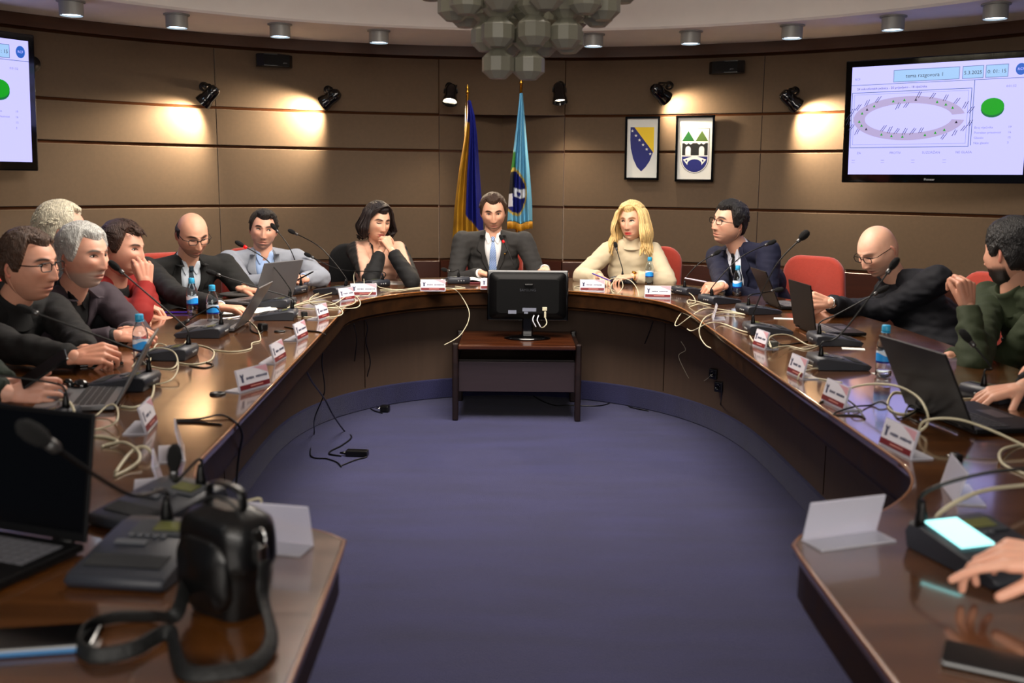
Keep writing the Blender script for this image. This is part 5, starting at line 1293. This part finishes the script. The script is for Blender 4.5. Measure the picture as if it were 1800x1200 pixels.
b = MB(FB); b.box((.105, -.080, .006), (.030, .022, .016), bev=.002); b.box((.108, -.115, .012), (.013, .040, .014), bev=.004); b.tube(spline([(.108, -.13, .012), (.118, -.165, .03), (.10, -.19, .03), (.085, -.195, -.005)]), .0035, 8); b.build('video_plug', mat('plug_cream', (.74, .72, .62), .5), mo)
b = MB(FB)
for x in (.04, .068): b.tube(spline([(x, -.12, .004), (x - .008, -.15, .02), (x + .012, -.19, .015)]), .0035, 8)
b.build('power_lead', M_cwhite, mo)
wc = empty('webcam', (.10, 6.10, .789)); tag(wc, 'small black webcam lying on top of the monitor', 'webcam')
b = MB(); b.box((0, 0, .010), (.055, .03, .012), bev=.005); b.build('body', M_black, wc); b = MB(); b.lathe([(.009, 0), (.009, .004), (0, .006)], T(.0, .015, .010) @ R(-90, 'X'), 14); b.build('lens', M_gloss, wc)

# ------------------------------------------------------------------ microphone units
mic_unit(905, 497, (883, 421), 'microphone unit of the man at the head of the table, lit red ring', red=True, stemx=0, turn=0, out=.10)
mic_unit(1098, 497, (1083, 434), 'microphone unit in front of the blonde woman with the roll-neck', stemx=0, out=.10)
mic_unit(1212, 516, (1257, 446), 'microphone unit at the elbow of the navy suit, thin stem to the chin', out=.10, turn=-20)
mic_unit(1262, 532, (1352, 428), 'microphone unit behind the fallen acrylic plate, long stem over the bottle', out=.16, turn=-10)
mic_unit(1330, 550, (1364, 510), 'microphone unit with short bent silver stem by the first right laptop', out=.12, turn=0, up=.12)
mic_unit(1345, 585, (1409, 418), 'microphone unit with a thick black head rising before the empty red chair', out=.18, r=.017)
mic_unit(1462, 604, (1546, 512), 'microphone unit in front of the second right laptop, silver stem bent outward', via=(1472, 552), out=.16)
mic_unit(1468, 645, (1567, 470), 'microphone unit nearer than the second right laptop, long dark stem', via=(1480, 585), out=.2)
mic_unit(1752, 700, (1703, 597), 'microphone unit under the spread fingers at the right edge', via=(1742, 645), out=.1, turn=25, stemx=.0)
mic_unit(1725, 985, (1860, 820), 'foreground microphone unit with glowing pale blue button under the pressing hand', lit=True, dirv=(-.30, .95), stemx=-.065, out=-.05, up=.25, scale=1.15)
mic_unit(508, 515, (484, 402), 'microphone unit before the man in the light grey blazer', out=.14, turn=20)
mic_unit(588, 515, (517, 409), 'microphone unit at the far left bend, tall stem leaning to the grey blazer', out=.2, turn=10)
mic_unit(655, 503, (545, 450), 'microphone unit behind the printed nameplate of the dark-haired woman', via=(600, 474), out=.2, turn=15)
mic_unit(486, 538, (426, 431), 'upper microphone unit of the pair by the grey laptop, glowing red ring', red=True, out=.16, turn=10)
mic_unit(489, 560, (378, 481), 'microphone unit of the lower pair by the grey laptop', via=(462, 508), out=.2, turn=5)
mic_unit(360, 590, (323, 568), 'microphone unit beside the open half-lit laptop, head bowed to the table', via=(372, 540), out=.14, up=.06, turn=0)
mic_unit(298, 628, (207, 472), 'microphone unit before the mauve blazer, long stem to the red pullover', via=(312, 562), out=.24)
mic_unit(222, 680, (52, 546), 'blue-grey microphone unit behind the thin laptop, stem bent far to the left', via=(225, 610), out=.3)
mic_unit(68, 748, (-40, 655), 'microphone unit by the left laptop keyboard, stem leaving the picture at left', via=(88, 672), out=.3)
mic_unit(287, 905, (306, 818), 'microphone unit with bright reflecting display beside the small black bag', via=(309, 846), out=.02, up=.12, dirv=(.5, .87), stemx=.03, scale=1.1)
mic_unit(262, 990, (75, 772), 'foreground microphone unit with olive display between the laptop and the bag', via=(225, 868), out=.25, dirv=(.12, 1), stemx=-.0, scale=1.15)
mic_unit(803, 497, (785, 475), 'flat microphone unit beside the open red folder, small bent stem', out=.03, up=.07, stemx=0)

# ------------------------------------------------------------------ nameplates
NL = []
nameplate(450, 684, (.90, -.42), 'nameplate with dark red band, largest printed one on the left side')
nameplate(494, 634, (1, -.05), 'printed nameplate second nearest on the left side, turned edgewise')
nameplate(533, 595, (1, -.09), 'printed nameplate third on the left side, below the black plug')
nameplate(570, 560, (.97, -.2), 'clear nameplate under the tangle of ivory cables on the left', w=.14)
nameplate(612, 528, (.86, -.5), 'greyish nameplate leaning at the far left bend of the table', w=.13)
nameplate(639, 520, (.12, -1), 'printed nameplate in front of the dark-haired woman')
nameplate(761, 512, (.04, -1), 'printed nameplate between the woman and the open red folder')
nameplate(866, 509, (.0, -1), 'printed nameplate half hidden by the monitor, before the man at the head')
nameplate(1041, 512, (-.06, -1), 'printed nameplate with red band before the blonde woman')
nameplate(1156, 524, (-.14, -1), 'pinkish printed nameplate beside the water bottle of the blonde woman')
nameplate(1252, 560, (-1, .15), 'clear nameplate standing edgewise near the far right bend', printed=False, w=.12)
nameplate(1333, 611, (-.98, -.19), 'clear nameplate by the ivory plug on the right side', w=.12, name_len=5)
nameplate(1396, 661, (-.99, -.12), 'printed nameplate with red header second on the right side', w=.14, name_len=4)
nameplate(1462, 713, (-.99, -.14), 'printed nameplate third on the right side, beside the looped black wire')
nameplate(1571, 794, (-.98, -.16), 'printed nameplate at the inner bulge on the right, nearest printed one')
nameplate(1665, 868, (-.97, .2), 'blank nameplate seen edgewise in the blue screen reflection', printed=False)
nameplate(1474, 942, (-.35, 1), 'large blank clear nameplate on the right front corner of the table', printed=False, w=.17, h=.085)
nameplate(268, 752, (.98, .15), 'clear nameplate behind two other blank ones on the left front', w=.15, name_len=3)
nameplate(325, 796, (.93, .33), 'blank clear nameplate in the middle of the three on the left front', printed=False)
nameplate(288, 858, (.94, .33), 'blank clear nameplate with rounded top before the lit microphone unit', printed=False)
nameplate(478, 952, (.22, 1), 'large blank clear nameplate behind the small black bag', printed=False, w=.17, h=.085)

# ------------------------------------------------------------------ bottles, laptops, small things
bottle(339, 553, 'water bottle with cyan cap, left one of the pair before the black suit')
bottle(375, 570, 'water bottle with cyan cap, right one of the pair before the black suit')
bottle(249, 640, 'water bottle behind the thin edge of the open laptop on the left')
bottle(664, 497, 'water bottle in front of the dark-haired woman')
bottle(1141, 500, 'water bottle in front of the blonde woman')
bottle(1295, 520, 'water bottle before the folded arm of the man in the navy suit')
bottle(1552, 662, 'water bottle standing alone on the right side in the blue reflection')
laptop((-130, 925), (172, 976), -1, 'large black laptop in the left foreground, screen dark', open_=100, dark=True, depth=.24, sh=.235, w=.36, keylight=True)
laptop((205, 716), (222, 690), 1, 'thin laptop on the left side seen edge-on, keyboard to the left', open_=118, keylight=False, w=.31, sh=.205)
laptop((412, 583), (436, 568), 1, 'silver laptop seen nearly edge-on beside the pair of bottles', open_=122, keylight=False, w=.30)
laptop((452, 537), (504, 529), 1, 'grey laptop seen from behind at the hand of the balding man', open_=112, w=.32, sh=.235)
laptop((1371, 544), (1347, 534), -1, 'first laptop on the right side, dark lid tilted left, near the navy suit', open_=115, dark=True, keylight=True, w=.30, sh=.21)
laptop((1428, 588), (1405, 578), -1, 'second laptop on the right side, upright dark lid in front of the bald man', open_=100, dark=True, keylight=True, w=.30, sh=.215)
laptop((1684, 754), (1620, 728), -1, 'large black laptop on the right side, lid leaning left before the green jacket', open_=116, dark=True, keylight=False, w=.34, sh=.235)
def slab(px, py, size, rz, name, label, cat, m, z=TZ, bev=.003, tilt=None, group=None):
    p = at(px, py, z) if not isinstance(px, V) else px; o = MB(); o.box((0, 0, size[2] / 2), size, bev=bev); ob = o.build(name, m); ob.location = p; ob.rotation_euler = tilt if tilt else (0, 0, math.radians(rz)); tag(ob, label, cat, group); return ob
def paper(px, py, w_, h_, rz, label, z=TZ): return slab(px, py, (w_, h_, .0012), rz, 'paper_sheet', label, 'paper', M_paper, z + .0004, 0, group='papers on the table')
paper(437, 546, .30, .21, 20, 'white paper sheet behind the pair of water bottles')
paper(700, 497, .21, .29, 80, 'white paper sheet in front of the dark-haired woman')
paper(1128, 493, .29, .20, -5, 'white paper sheet under the forearm of the blonde woman')
paper(945, 478, .21, .14, 5, 'white paper at the left hand of the man at the head of the table', TZ + .001)
paper(1378, 560, .10, .05, -15, 'small white slip behind the unit with the bent silver stem')
paper(1500, 613, .09, .05, -15, 'small white slip right of the second laptop on the right side')
paper(1550, 657, .06, .04, 5, 'small white slip at the foot of the lone water bottle')
paper(1228, 508, .08, .05, 0, 'small white slip beside the clenched hand of the man in navy')
bk = empty('folder', at(818, 496, TZ), 0.05); tag(bk, 'open dark red folder with white pages beside the man at the head of the table', 'folder')
b = MB(); b.box((0, 0, .006), (.34, .22, .010), bev=.002); b.build('cover', mat('folder_red', (.35, .05, .09), .5), bk)
b = MB(); P = [[(x, y, .012 + .014 * math.exp(-((abs(x) - .045) / .05) ** 2) * (1 if abs(x) > .005 else .3)) for y in (-.10, .10)] for x in [i / 100 - .165 for i in range(34)]]; b.grid(P); b.build('pages', M_paper, bk)
def pen(p, d, label, c, L=.14):
    p = V(p); d = V(d).normalized(); Q = d.to_track_quat('Z', 'Y').to_matrix().to_4x4(); o = MB(Q); o.lathe([(0, 0), (.0012, .001), (.0042, .012), (.0046, .02), (.0046, L - .01), (.003, L), (0, L)], n=12); o.tube([(.0055, 0, L - .045), (.0062, 0, L - .005), (.004, 0, L - .002)], .0012, 6)
    ob = o.build('pen', mat('pen_%s' % c[0], c[1], .3)); ob.location = p; tag(ob, label, 'pen'); return ob
pu = ('purple', (.20, .08, .55)); pk = ('black', (.03, .03, .04)); wh = ('white', (.8, .75, .8))
pen(at(284, 549, TZ + .006), (1, .1, 0), 'purple and white pen lying by the fist in the red sleeve', pu, .15)
pen(aty(1040, 480, 6.50), (.8, -.3, -.3), 'purple pen held by the blonde woman', pu)
pen(aty(1244, 496, 5.95), (-.9, .1, .15), 'white pen held in the clenched hand of the man in navy', wh)
pen(aty(519, 494, 5.98), (.85, -.1, .45), 'black pen between the clasped hands in the grey blazer', pk, .13)
def phone(p, rz, label, tilt=(0, 0), size=(.072, .15, .009)):
    r_ = empty('smartphone', p); r_.rotation_euler = (math.radians(tilt[0]), math.radians(tilt[1]), math.radians(rz)); tag(r_, label, 'phone'); b = MB(); b.box((0, 0, size[2] / 2), size, bev=.004); b.build('case', M_gloss, r_); b = MB(); b.box((0, 0, size[2] + .0002), (size[0] - .006, size[1] - .006, .0008)); b.build('screen', M_scr, r_); return r_
phone(aty(80, 650, 2.88), -60, 'black smartphone held up by the hands in dark green sleeves', (35, 15))
phone(aty(1432, 520, 5.10), 70, 'black smartphone held up by the bald man', (40, 20))
phone(at(1333, 515, TZ), 10, 'dark smartphone lying beside the arm of the man in navy')
phone(at(1592, 633, TZ), 75, 'dark smartphone lying beside the hand in the green jacket')
phone(at(1768, 1176, TZ), 62, 'black smartphone lying in the right front corner of the table', size=(.078, .165, .010))
ph = phone(at(45, 1135, TZ), -80, 'dark tablet with a blue edge lying in the left front corner', size=(.075, .20, .014))
b = MB(); b.box((.0365, 0, .006), (.006, .19, .008), bev=.002); b.build('blue_edge', mat('edge_blue', (.05, .35, .55), .3), ph)
phone(at(178, 640, TZ), -65, 'silver-edged smartphone lying under the clasped hands of the nearest man')
eb = empty('earphone_case', at(133, 690, TZ)); tag(eb, 'glossy black earphone case standing open behind the left laptop', 'earphone case')
b = MB(); b.ell((-.022, 0, .022), (.018, .012, .024)); b.build('lid', M_gloss, eb); b = MB(); b.ell((.018, 0, .022), (.026, .022, .022)); b.build('base', M_gloss, eb)
gl = empty('eyeglasses', at(563, 500, TZ)); tag(gl, 'folded eyeglasses with reddish frame on the table left of the dark-haired woman', 'glasses')
b = MB()
for s in (-1, 1): lens = [(s * .034 + x, 0, .022 + z) for x, z in rounded(.056, .040, .012, 4)]; b.tube(lens + lens[:2], .003, 6)
b.build('frame', mat('frame_red', (.35, .04, .08), .3), gl); b = MB(); b.tube([(-.065, 0, .03), (-.06, .05, .01), (.05, .06, .006)], .003, 6); b.tube([(.065, 0, .03), (.06, .045, .01), (-.05, .055, .006)], .003, 6); b.build('temple', mat('frame_red', (.35, .04, .08), .3), gl)
bg0 = empty('soft_pouch', at(424, 522, TZ)); tag(bg0, 'flat grey soft pouch lying behind the grey laptop', 'pouch')
b = MB(); b.ell((0, 0, .016), (.13, .08, .016), n=24); b.build('body', mat('pouch_grey', (.22, .21, .20), .7, bump=.2), bg0)
def plug(px, py, label, rz=0, z=TZ, m=None, sc_=1.0):
    r_ = empty('power_plug', at(px, py, z), math.radians(rz)); tag(r_, label, 'plug'); r_.scale = (sc_,) * 3
    b = MB(); b.box((0, 0, .014), (.03, .035, .028), bev=.006); b.build('body', m or M_black, r_)
    for s in (-1, 1): b = MB(); b.tube([(s * .008, .017, .014), (s * .008, .036, .014)], .0022, 8); b.build('pin', M_chrome, r_)
    return r_
plug(462, 581, 'black plug standing on the table under the lower microphone unit of the left pair', 40, sc_=1.2)
plug(535, 557, 'small black cable clip among the ivory cables on the left', 20)
plug(480, 610, 'small black cap lying beside the second nameplate on the left', 0, sc_=.6)
plug(1358, 612, 'grey cable joint between ivory cables on the right side', 30, m=mat('joint_grey', (.3, .3, .28), .5), sc_=1.1)
plug(1680, 812, 'small dark connector lying on the table in the right front', 10, sc_=.8)
# small black shoulder bag in the foreground
bag = empty('shoulder_bag', at(405, 1070, TZ), math.radians(-35)); tag(bag, 'small black leather shoulder bag standing on the left front of the table', 'bag')
M_leath = mat('black_leather', (.022, .022, .024), .32, bump=.12, bscale=260, coat=.15)
rows = []
for k in range(17):
    t = k / 16; z = .005 + .168 * t; q = 1 - .12 * (1 - t) ** 2 * 2 if t < .5 else math.sqrt(max(1 - ((t - .5) / .52) ** 4.5, 0.02)) ** .8
    rows.append([(x * q, y * (q * .6 + .4 if t < .9 else q * .9), z) for x, y in rounded(.150, .100, .032, 5)])
b = MB(); b.grid(rows, closed=True); b.add(rows[0], [tuple(range(24))]); b.add(rows[-1], [tuple(range(24))]); b.build('body', M_leath, bag)
b = MB(); b.grid([[(x * q, -.040 - th, .075 + z * q) for x, z in rounded(.115, .115, .035, 5)] for q, th in ((1, 0), (1, .010), (.94, .016), (.0, .018))], closed=True); b.build('front_pocket', M_leath, bag)
b = MB(); b.tube(spline([(-.070, -.03, .085), (-.066, -.02, .145), (-.035, -.012, .178), (0, -.01, .184), (.035, -.012, .178), (.066, -.02, .145), (.070, -.03, .085)]), .0028, 6); b.build('zip', mat('zip_grey', (.2, .2, .2), .35, .5), bag)
b = MB(); b.tube(spline([(-.04, 0, .172), (-.035, 0, .198), (0, 0, .205), (.035, 0, .198), (.04, 0, .172)]), .009, 8, flat=.35); b.build('handle', M_leath, bag)
for s in (-1, 1):
    b = MB(); b.tube([(s * .078 + .010 * math.cos(a), .0, .135 + .014 * math.sin(a)) for a in [k * .5 for k in range(14)]], .0025, 6); b.box((s * .080, 0, .105), (.008, .018, .035), bev=.003); b.build('strap_ring', M_chrome, bag)
Wi = (Matrix.Translation(bag.location) @ Matrix.Rotation(math.radians(-35), 4, 'Z')).inverted()
def tp(px, py, h=.012): return Wi @ at(px, py, TZ + h)
sp_ = spline([V((.084, 0, .10)), V((.090, -.01, .05)), tp(478, 1120, .02), tp(450, 1165), tp(380, 1183), tp(325, 1180), tp(308, 1145), tp(295, 1110), tp(235, 1140), tp(165, 1152), tp(136, 1132), tp(150, 1102), tp(200, 1085), tp(270, 1083), tp(312, 1075, .03), V((-.088, -.005, .07)), V((-.082, 0, .10))], 8)
b = MB(); b.tube(sp_, .0018, 8, flat=6.5, up=(0, 0, 1)); b.build('strap', mat('strap_black', (.035, .04, .04), .6, bump=.3), bag)
# things on the carpet
ad = empty('power_adapter', at(628, 801, 0), math.radians(-4)); tag(ad, 'black power adapter brick lying on the blue carpet', 'power adapter')
b = MB(); b.box((0, 0, .016), (.115, .05, .032), bev=.005); b.build('brick', M_black, ad); b = MB(); b.lathe([(.009, 0), (.007, .02), (.004, .035)], T(-.057, 0, .014) @ R(-90, 'Y'), 10); b.build('strain_relief', M_black, ad)
plug(677, 724, 'black power plug lying on the blue carpet by the left skirt', 80, z=0, sc_=1.6)
# ------------------------------------------------------------------ cables
cable([(232, 645), (245, 630, .02), (272, 612, .05), (305, 618, .05), (313, 645, .03), (300, 668, .01), (270, 676), (262, 675)], 'ivory cable looping over the table beside the left water bottle')
cable([(262, 640), (275, 605, .03), (300, 612, .03), (312, 632, .01), (300, 648), (258, 641), (232, 620, .01)], 'ivory cable arching from the unit of the man in the mauve blazer')
cable([(310, 637), (340, 640), (370, 633), (375, 616), (352, 607), (325, 606), (330, 596)], 'ivory cable coiled flat behind the microphone unit near the bottles')
cable([(374, 615), (410, 618), (440, 613), (443, 603), (458, 597), (450, 575), (432, 560), (418, 556), (398, 562)], 'ivory cable bulging round the silver edge-on laptop')
cable([(388, 560), (420, 556), (450, 545), (485, 538), (516, 532)], 'white cable running from the laptop to the microphone pair', m=M_cwhite, r=.0034)
cable([(505, 541), (540, 532), (575, 530), (598, 542), (600, 553), (570, 558), (520, 556)], 'ivory cable curling round the microphone pair on the left')
cable([(508, 540), (545, 527), (590, 513, .01), (618, 512, .02), (603, 524, .02), (580, 536, .01), (545, 531), (552, 519), (580, 510), (610, 514, .01), (625, 530), (600, 539), (545, 542), (508, 539)], 'ivory cable tangled in wide loops at the far left bend')
cable([(565, 513), (590, 505, .01), (612, 510), (632, 528), (628, 540, -.005), (600, 542), (560, 540)], 'ivory cable running over the edge at the far left bend')
cable([(608, 508), (625, 516), (645, 520, .01), (655, 510, .03), (660, 498, .05), (668, 505, .02), (700, 509), (740, 506)], 'ivory cable lying along the far edge before the woman')
cable([(624, 505, .01), (622, 484, .05), (629, 471, .07), (637, 480, .06), (640, 500, .03), (634, 518), (620, 520), (606, 512)], 'ivory cable standing up in an oval loop before the black sleeve')
cable([(668, 509), (700, 510), (735, 505), (760, 505), (800, 507), (818, 506), (800, 503)], 'ivory cable running behind the nameplate beside the red folder')
e = at(822, 509, TZ + .004); 
def free_cable(P, label, r=.0027, m=None, name='cable', group='cables hanging from the table edge'):
    P = [V(p) for p in P]; c = P[0].copy(); b = MB(Matrix.Translation(-c)); b.tube(spline(P, 8), r, 8); o = b.build(name, m or M_ivory); o.location = c; tag(o, label, 'cable', group); return o
free_cable([at(786, 506, TZ + .005), at(800, 509, TZ + .006), aty(812, 522, 6.24), aty(824, 545, 6.18), aty(823, 565, 6.14), aty(812, 585, 6.05), aty(800, 596, 5.98), aty(781, 606, 5.9)], 'ivory cable hanging from the far edge to the left side of the monitor stand')
cable([(1035, 500), (1010, 505), (1060, 511)], 'short ivory cable by the nameplate of the blonde woman')
free_cable([at(1080, 511, TZ + .005), aty(1066, 503, 6.18), aty(1074, 490, 6.18), aty(1090, 490, 6.2), aty(1095, 503, 6.18), aty(1086, 515, 6.12), aty(1076, 513, 6.12), aty(1075, 500, 6.15), aty(1088, 489, 6.25), aty(1108, 493, 6.2), aty(1120, 508, 6.02), aty(1122, 525, 5.98), aty(1116, 540, 5.95)], 'ivory cable coiled in a ring before the blonde woman, end over the edge')
free_cable([aty(1116, 540, 5.95), aty(1130, 525, 5.9), at(1150, 514, TZ + .01), at(1172, 508, TZ + .03), at(1190, 512, TZ + .01), at(1205, 512, TZ + .01), at(1218, 520, TZ + .02), at(1222, 532, TZ + .005), at(1210, 534, TZ + .004), at(1212, 527, TZ + .006), at(1250, 536, TZ + .005)], 'ivory cable crossing the pinkish nameplate at the far right bend')
free_cable([at(1250, 536, TZ + .005), at(1225, 535, TZ + .02), aty(1200, 548, 5.45), aty(1187, 568, 5.3), aty(1192, 572, 5.2), aty(1215, 555, 5.15), at(1240, 542, TZ + .02), at(1275, 545, TZ + .006), at(1308, 552, TZ + .006)], 'ivory cable drooping in a bow over the right inner edge')
free_cable([at(1310, 553, TZ + .006), at(1270, 548, TZ + .01), at(1242, 556, TZ + .01), aty(1230, 575, 4.75), aty(1231, 592, 4.7), aty(1240, 606, 4.65), aty(1250, 612, 4.6)], 'ivory cable hanging off the right inner edge with its free end')
free_cable([aty(1208, 578, 4.9), aty(1218, 581, 4.85), at(1245, 568, TZ + .02), at(1268, 568, TZ + .006), at(1300, 580, TZ + .005), at(1315, 584, TZ + .006)], 'ivory cable from the upright unit to the right inner edge')
cable([(1318, 590), (1330, 605), (1345, 598, .01), (1355, 610, .02), (1358, 612)], 'short ivory cable into the grey joint')
cable([(1356, 610, .02), (1352, 595, .04), (1365, 588, .05), (1390, 590, .03), (1420, 606), (1438, 606)], 'ivory cable looping to the unit of the second laptop')
cable([(1358, 612, .01), (1385, 608), (1415, 614), (1438, 608)], 'lower ivory cable to the unit of the second laptop')
cable([(1315, 584), (1340, 585, .02), (1365, 600, .01), (1378, 606), (1420, 600)], 'thin dark cable arching behind the clear nameplate on the right', r=.003, m=M_cblack)
cable([(1402, 667), (1408, 655, .02), (1430, 648, .01), (1442, 648)], 'short ivory cable from the long-stemmed unit to the table edge')
cable([(1405, 664), (1430, 664), (1455, 668), (1480, 672, .01)], 'ivory cable running along the right inner edge')
cable([(1410, 638), (1440, 647)], 'small ivory cable end below the second nameplate on the right')
cable([(1481, 692, .01), (1495, 682, .03), (1530, 675, .06), (1575, 678, .08), (1610, 695, .08), (1628, 720, .06), (1630, 745, .02), (1615, 759)], 'thick ivory cable sweeping in front of the large black laptop', r=.0036)
cable([(1615, 759), (1622, 742, .03), (1650, 735, .05), (1690, 738, .05), (1740, 755, .04), (1790, 778, .02), (1830, 800)], 'thick ivory cable running from the laptop to the right picture edge', r=.0036)
cable([(1590, 690), (1570, 690), (1560, 710), (1572, 724), (1600, 726), (1625, 710)], 'pale cable loop lying in the blue reflection', r=.003)
cable([(1826, 780), (1790, 782), (1762, 790, .01), (1757, 805, .01), (1770, 820), (1810, 836)], 'ivory cable loop at the right picture edge', r=.0036)
cable([(1636, 950), (1640, 925, .01), (1652, 902, .03), (1690, 877, .05), (1740, 860, .05), (1830, 850, .03)], 'thick ivory cable rising from the foreground microphone unit', r=.0045)
cable([(1440, 707), (1475, 698), (1500, 710, .02), (1520, 735), (1510, 730), (1465, 728), (1500, 715, .01), (1530, 712), (1548, 706, .01), (1565, 716), (1580, 735), (1610, 722, .01), (1600, 712, .02), (1592, 728), (1615, 742), (1630, 730)], 'thin black wire tangled in the blue reflection by the third nameplate', r=.0028, m=M_cblack, group='thin black wires')
cable([(1740, 687), (1705, 695), (1672, 684)], 'ivory cable behind the large black laptop to the covered unit')
cable([(1742, 694), (1710, 700), (1668, 700)], 'lower ivory cable behind the large black laptop')
cable([(118, 765), (145, 757), (180, 752), (205, 740, .02), (205, 715, .03), (190, 712, .02), (160, 735), (100, 748)], 'ivory cable looped at the keyboard of the thin laptop')
cable([(105, 703, .02), (120, 705, .05), (131, 725, .05), (128, 750, .02), (113, 766), (105, 740), (101, 720)], 'thick ivory cable standing in a bow before the left unit', r=.0038)
cable([(100, 772), (135, 766), (180, 767), (207, 775), (185, 782), (180, 785)], 'ivory cable behind the big foreground laptop', r=.0038)
cable([(182, 783), (215, 777, .01), (240, 790, .02), (245, 808, .01), (225, 825), (202, 836)], 'thick ivory cable curving behind the foreground laptop', r=.004)
cable([(203, 830), (225, 800, .01), (243, 786, .02), (258, 787, .02), (270, 800)], 'second thick ivory cable ending at the blank nameplate', r=.004)
cable([(410, 890), (430, 882, .02), (455, 876, .03), (458, 884, .02), (440, 900)], 'ivory cable bit behind the large blank nameplate')
cable([(258, 660), (270, 675), (265, 700), (240, 715), (212, 714)], 'ivory cable from the bottle to the thin laptop', r=.0035)
cable([(310, 738), (350, 736), (385, 729, .005), (405, 735), (418, 745)], 'thin black cable running over the left inner edge', r=.003, m=M_cblack, group='thin black cables')
cable([(310, 741), (350, 742), (390, 746)], 'second thin black cable near the blank nameplates', r=.003, m=M_cblack, group='thin black cables')
cable([(440, 565), (441, 580), (455, 586), (462, 582)], 'short black lead from the silver laptop to the plug', r=.003, m=M_cblack, group='thin black cables')
cable([(500, 574), (530, 580), (560, 583), (572, 588)], 'thin black cable crossing to the left inner edge', r=.003, m=M_cblack, group='thin black cables')
cable([(333, 643), (360, 646), (375, 641), (360, 636)], 'thin black cable behind the coiled ivory cable', r=.0025, m=M_cblack, group='thin black cables')
def fl(px, py): return at(px, py, .005)
BK = dict(m=M_cblack, r=.0034, group='black cables below the table')
free_cable([aty(569, 605, 4.85), aty(566, 640, 4.9), aty(571, 680, 4.95), aty(567, 700, 4.98), aty(553, 735, 5.05), fl(552, 762), fl(546, 800), fl(575, 806), fl(592, 812), fl(600, 820)], 'black cable falling from the left edge and lying beside the adapter', **BK)
free_cable([aty(536, 645, 4.35), aty(548, 670, 4.5), aty(570, 700, 4.95), aty(586, 730, 5.15), fl(605, 757), fl(618, 768), fl(600, 783), fl(582, 792), fl(580, 798), fl(600, 801)], 'black cable swinging from the left edge to the power adapter', **dict(BK, r=.0042))
free_cable([fl(645, 803), fl(625, 808), fl(600, 818)], 'thin lead on the carpet beyond the adapter', **BK)
free_cable([aty(622, 570, 5.6), aty(627, 595, 5.85), aty(625, 620, 6.0), aty(622, 650, 6.1), aty(621, 680, 6.15), fl(635, 700), fl(660, 708), fl(675, 718)], 'black cable running down the skirt to the plug on the carpet', **BK)
free_cable([aty(638, 553, 5.7), aty(646, 575, 5.9), aty(643, 600, 6.0), aty(651, 635, 6.1), aty(645, 665, 6.15), fl(640, 706), fl(655, 720), fl(672, 726)], 'second black cable running down the skirt to the plug', **BK)
free_cable([aty(418, 745, 2.72), aty(426, 765, 2.75), aty(420, 800, 2.8), aty(415, 850, 2.8)], 'thin black cable hanging below the near left bulge', **BK)
free_cable([aty(1148, 565, 6.05), aty(1135, 600, 6.2), aty(1120, 630, 6.35), aty(1100, 660, 6.45), fl(1085, 692), fl(1055, 694), fl(1025, 683)], 'black cable slanting down the right part of the far skirt to the carpet', **BK)
free_cable([fl(930, 690), fl(950, 703), fl(975, 712), fl(1000, 712), fl(1050, 713), fl(1072, 706), fl(1055, 690), fl(1030, 680), fl(1022, 683), fl(1050, 700), fl(1110, 713), fl(1150, 719), fl(1156, 713), fl(1130, 709), fl(1105, 714), fl(1140, 722)], 'black cable coiled on the carpet behind the monitor stand', **BK)
free_cable([aty(1270, 670, 5.3), aty(1268, 700, 5.4), fl(1265, 728), fl(1282, 742), fl(1278, 750)], 'black cable under the right edge reaching the carpet', **BK)
free_cable([aty(1197, 600, 5.9), aty(1205, 615, 5.9), aty(1193, 625, 5.9), aty(1203, 650, 5.9), aty(1215, 668, 5.9), aty(1235, 670, 5.8), aty(1252, 658, 5.6)], 'pale thin wire dangling along the right skirt', m=M_ivory, r=.002)
for px, py, Y, lb in ((1254, 656, 5.55, 'upper black socket on the skirt under the right edge'), (1268, 679, 5.5, 'lower black socket on the skirt under the right edge'), (1163, 557, 6.25, 'black cable box under the table top at the far right bend')):
    p = aty(px, py, Y); n_ = (V((0.05, 4.2, 0)) - V((p.x, p.y, 0))).normalized()
    # seat each on the skirt
    best = min(s0, key=lambda q: abs(math.atan2(q.x, q.y) - math.atan2(p.x, p.y)) + (0 if q.y > 3 else 9)); z = CAM_H + (p.z - CAM_H) * (best.length / p.xy.length)
    r_ = empty('socket_box', V((best.x, best.y, z)), yawm(-n_)); tag(r_, lb, 'socket'); b = MB(); b.box((0, -.016, 0), (.05, .03, .06), bev=.005); b.build('box', M_black, r_); b = MB(); b.lathe([(.018, 0), (.018, .004), (.014, .004), (.012, .0)], T(0, -.031, 0) @ R(90, 'X'), 16); b.build('outlet', M_gloss, r_)
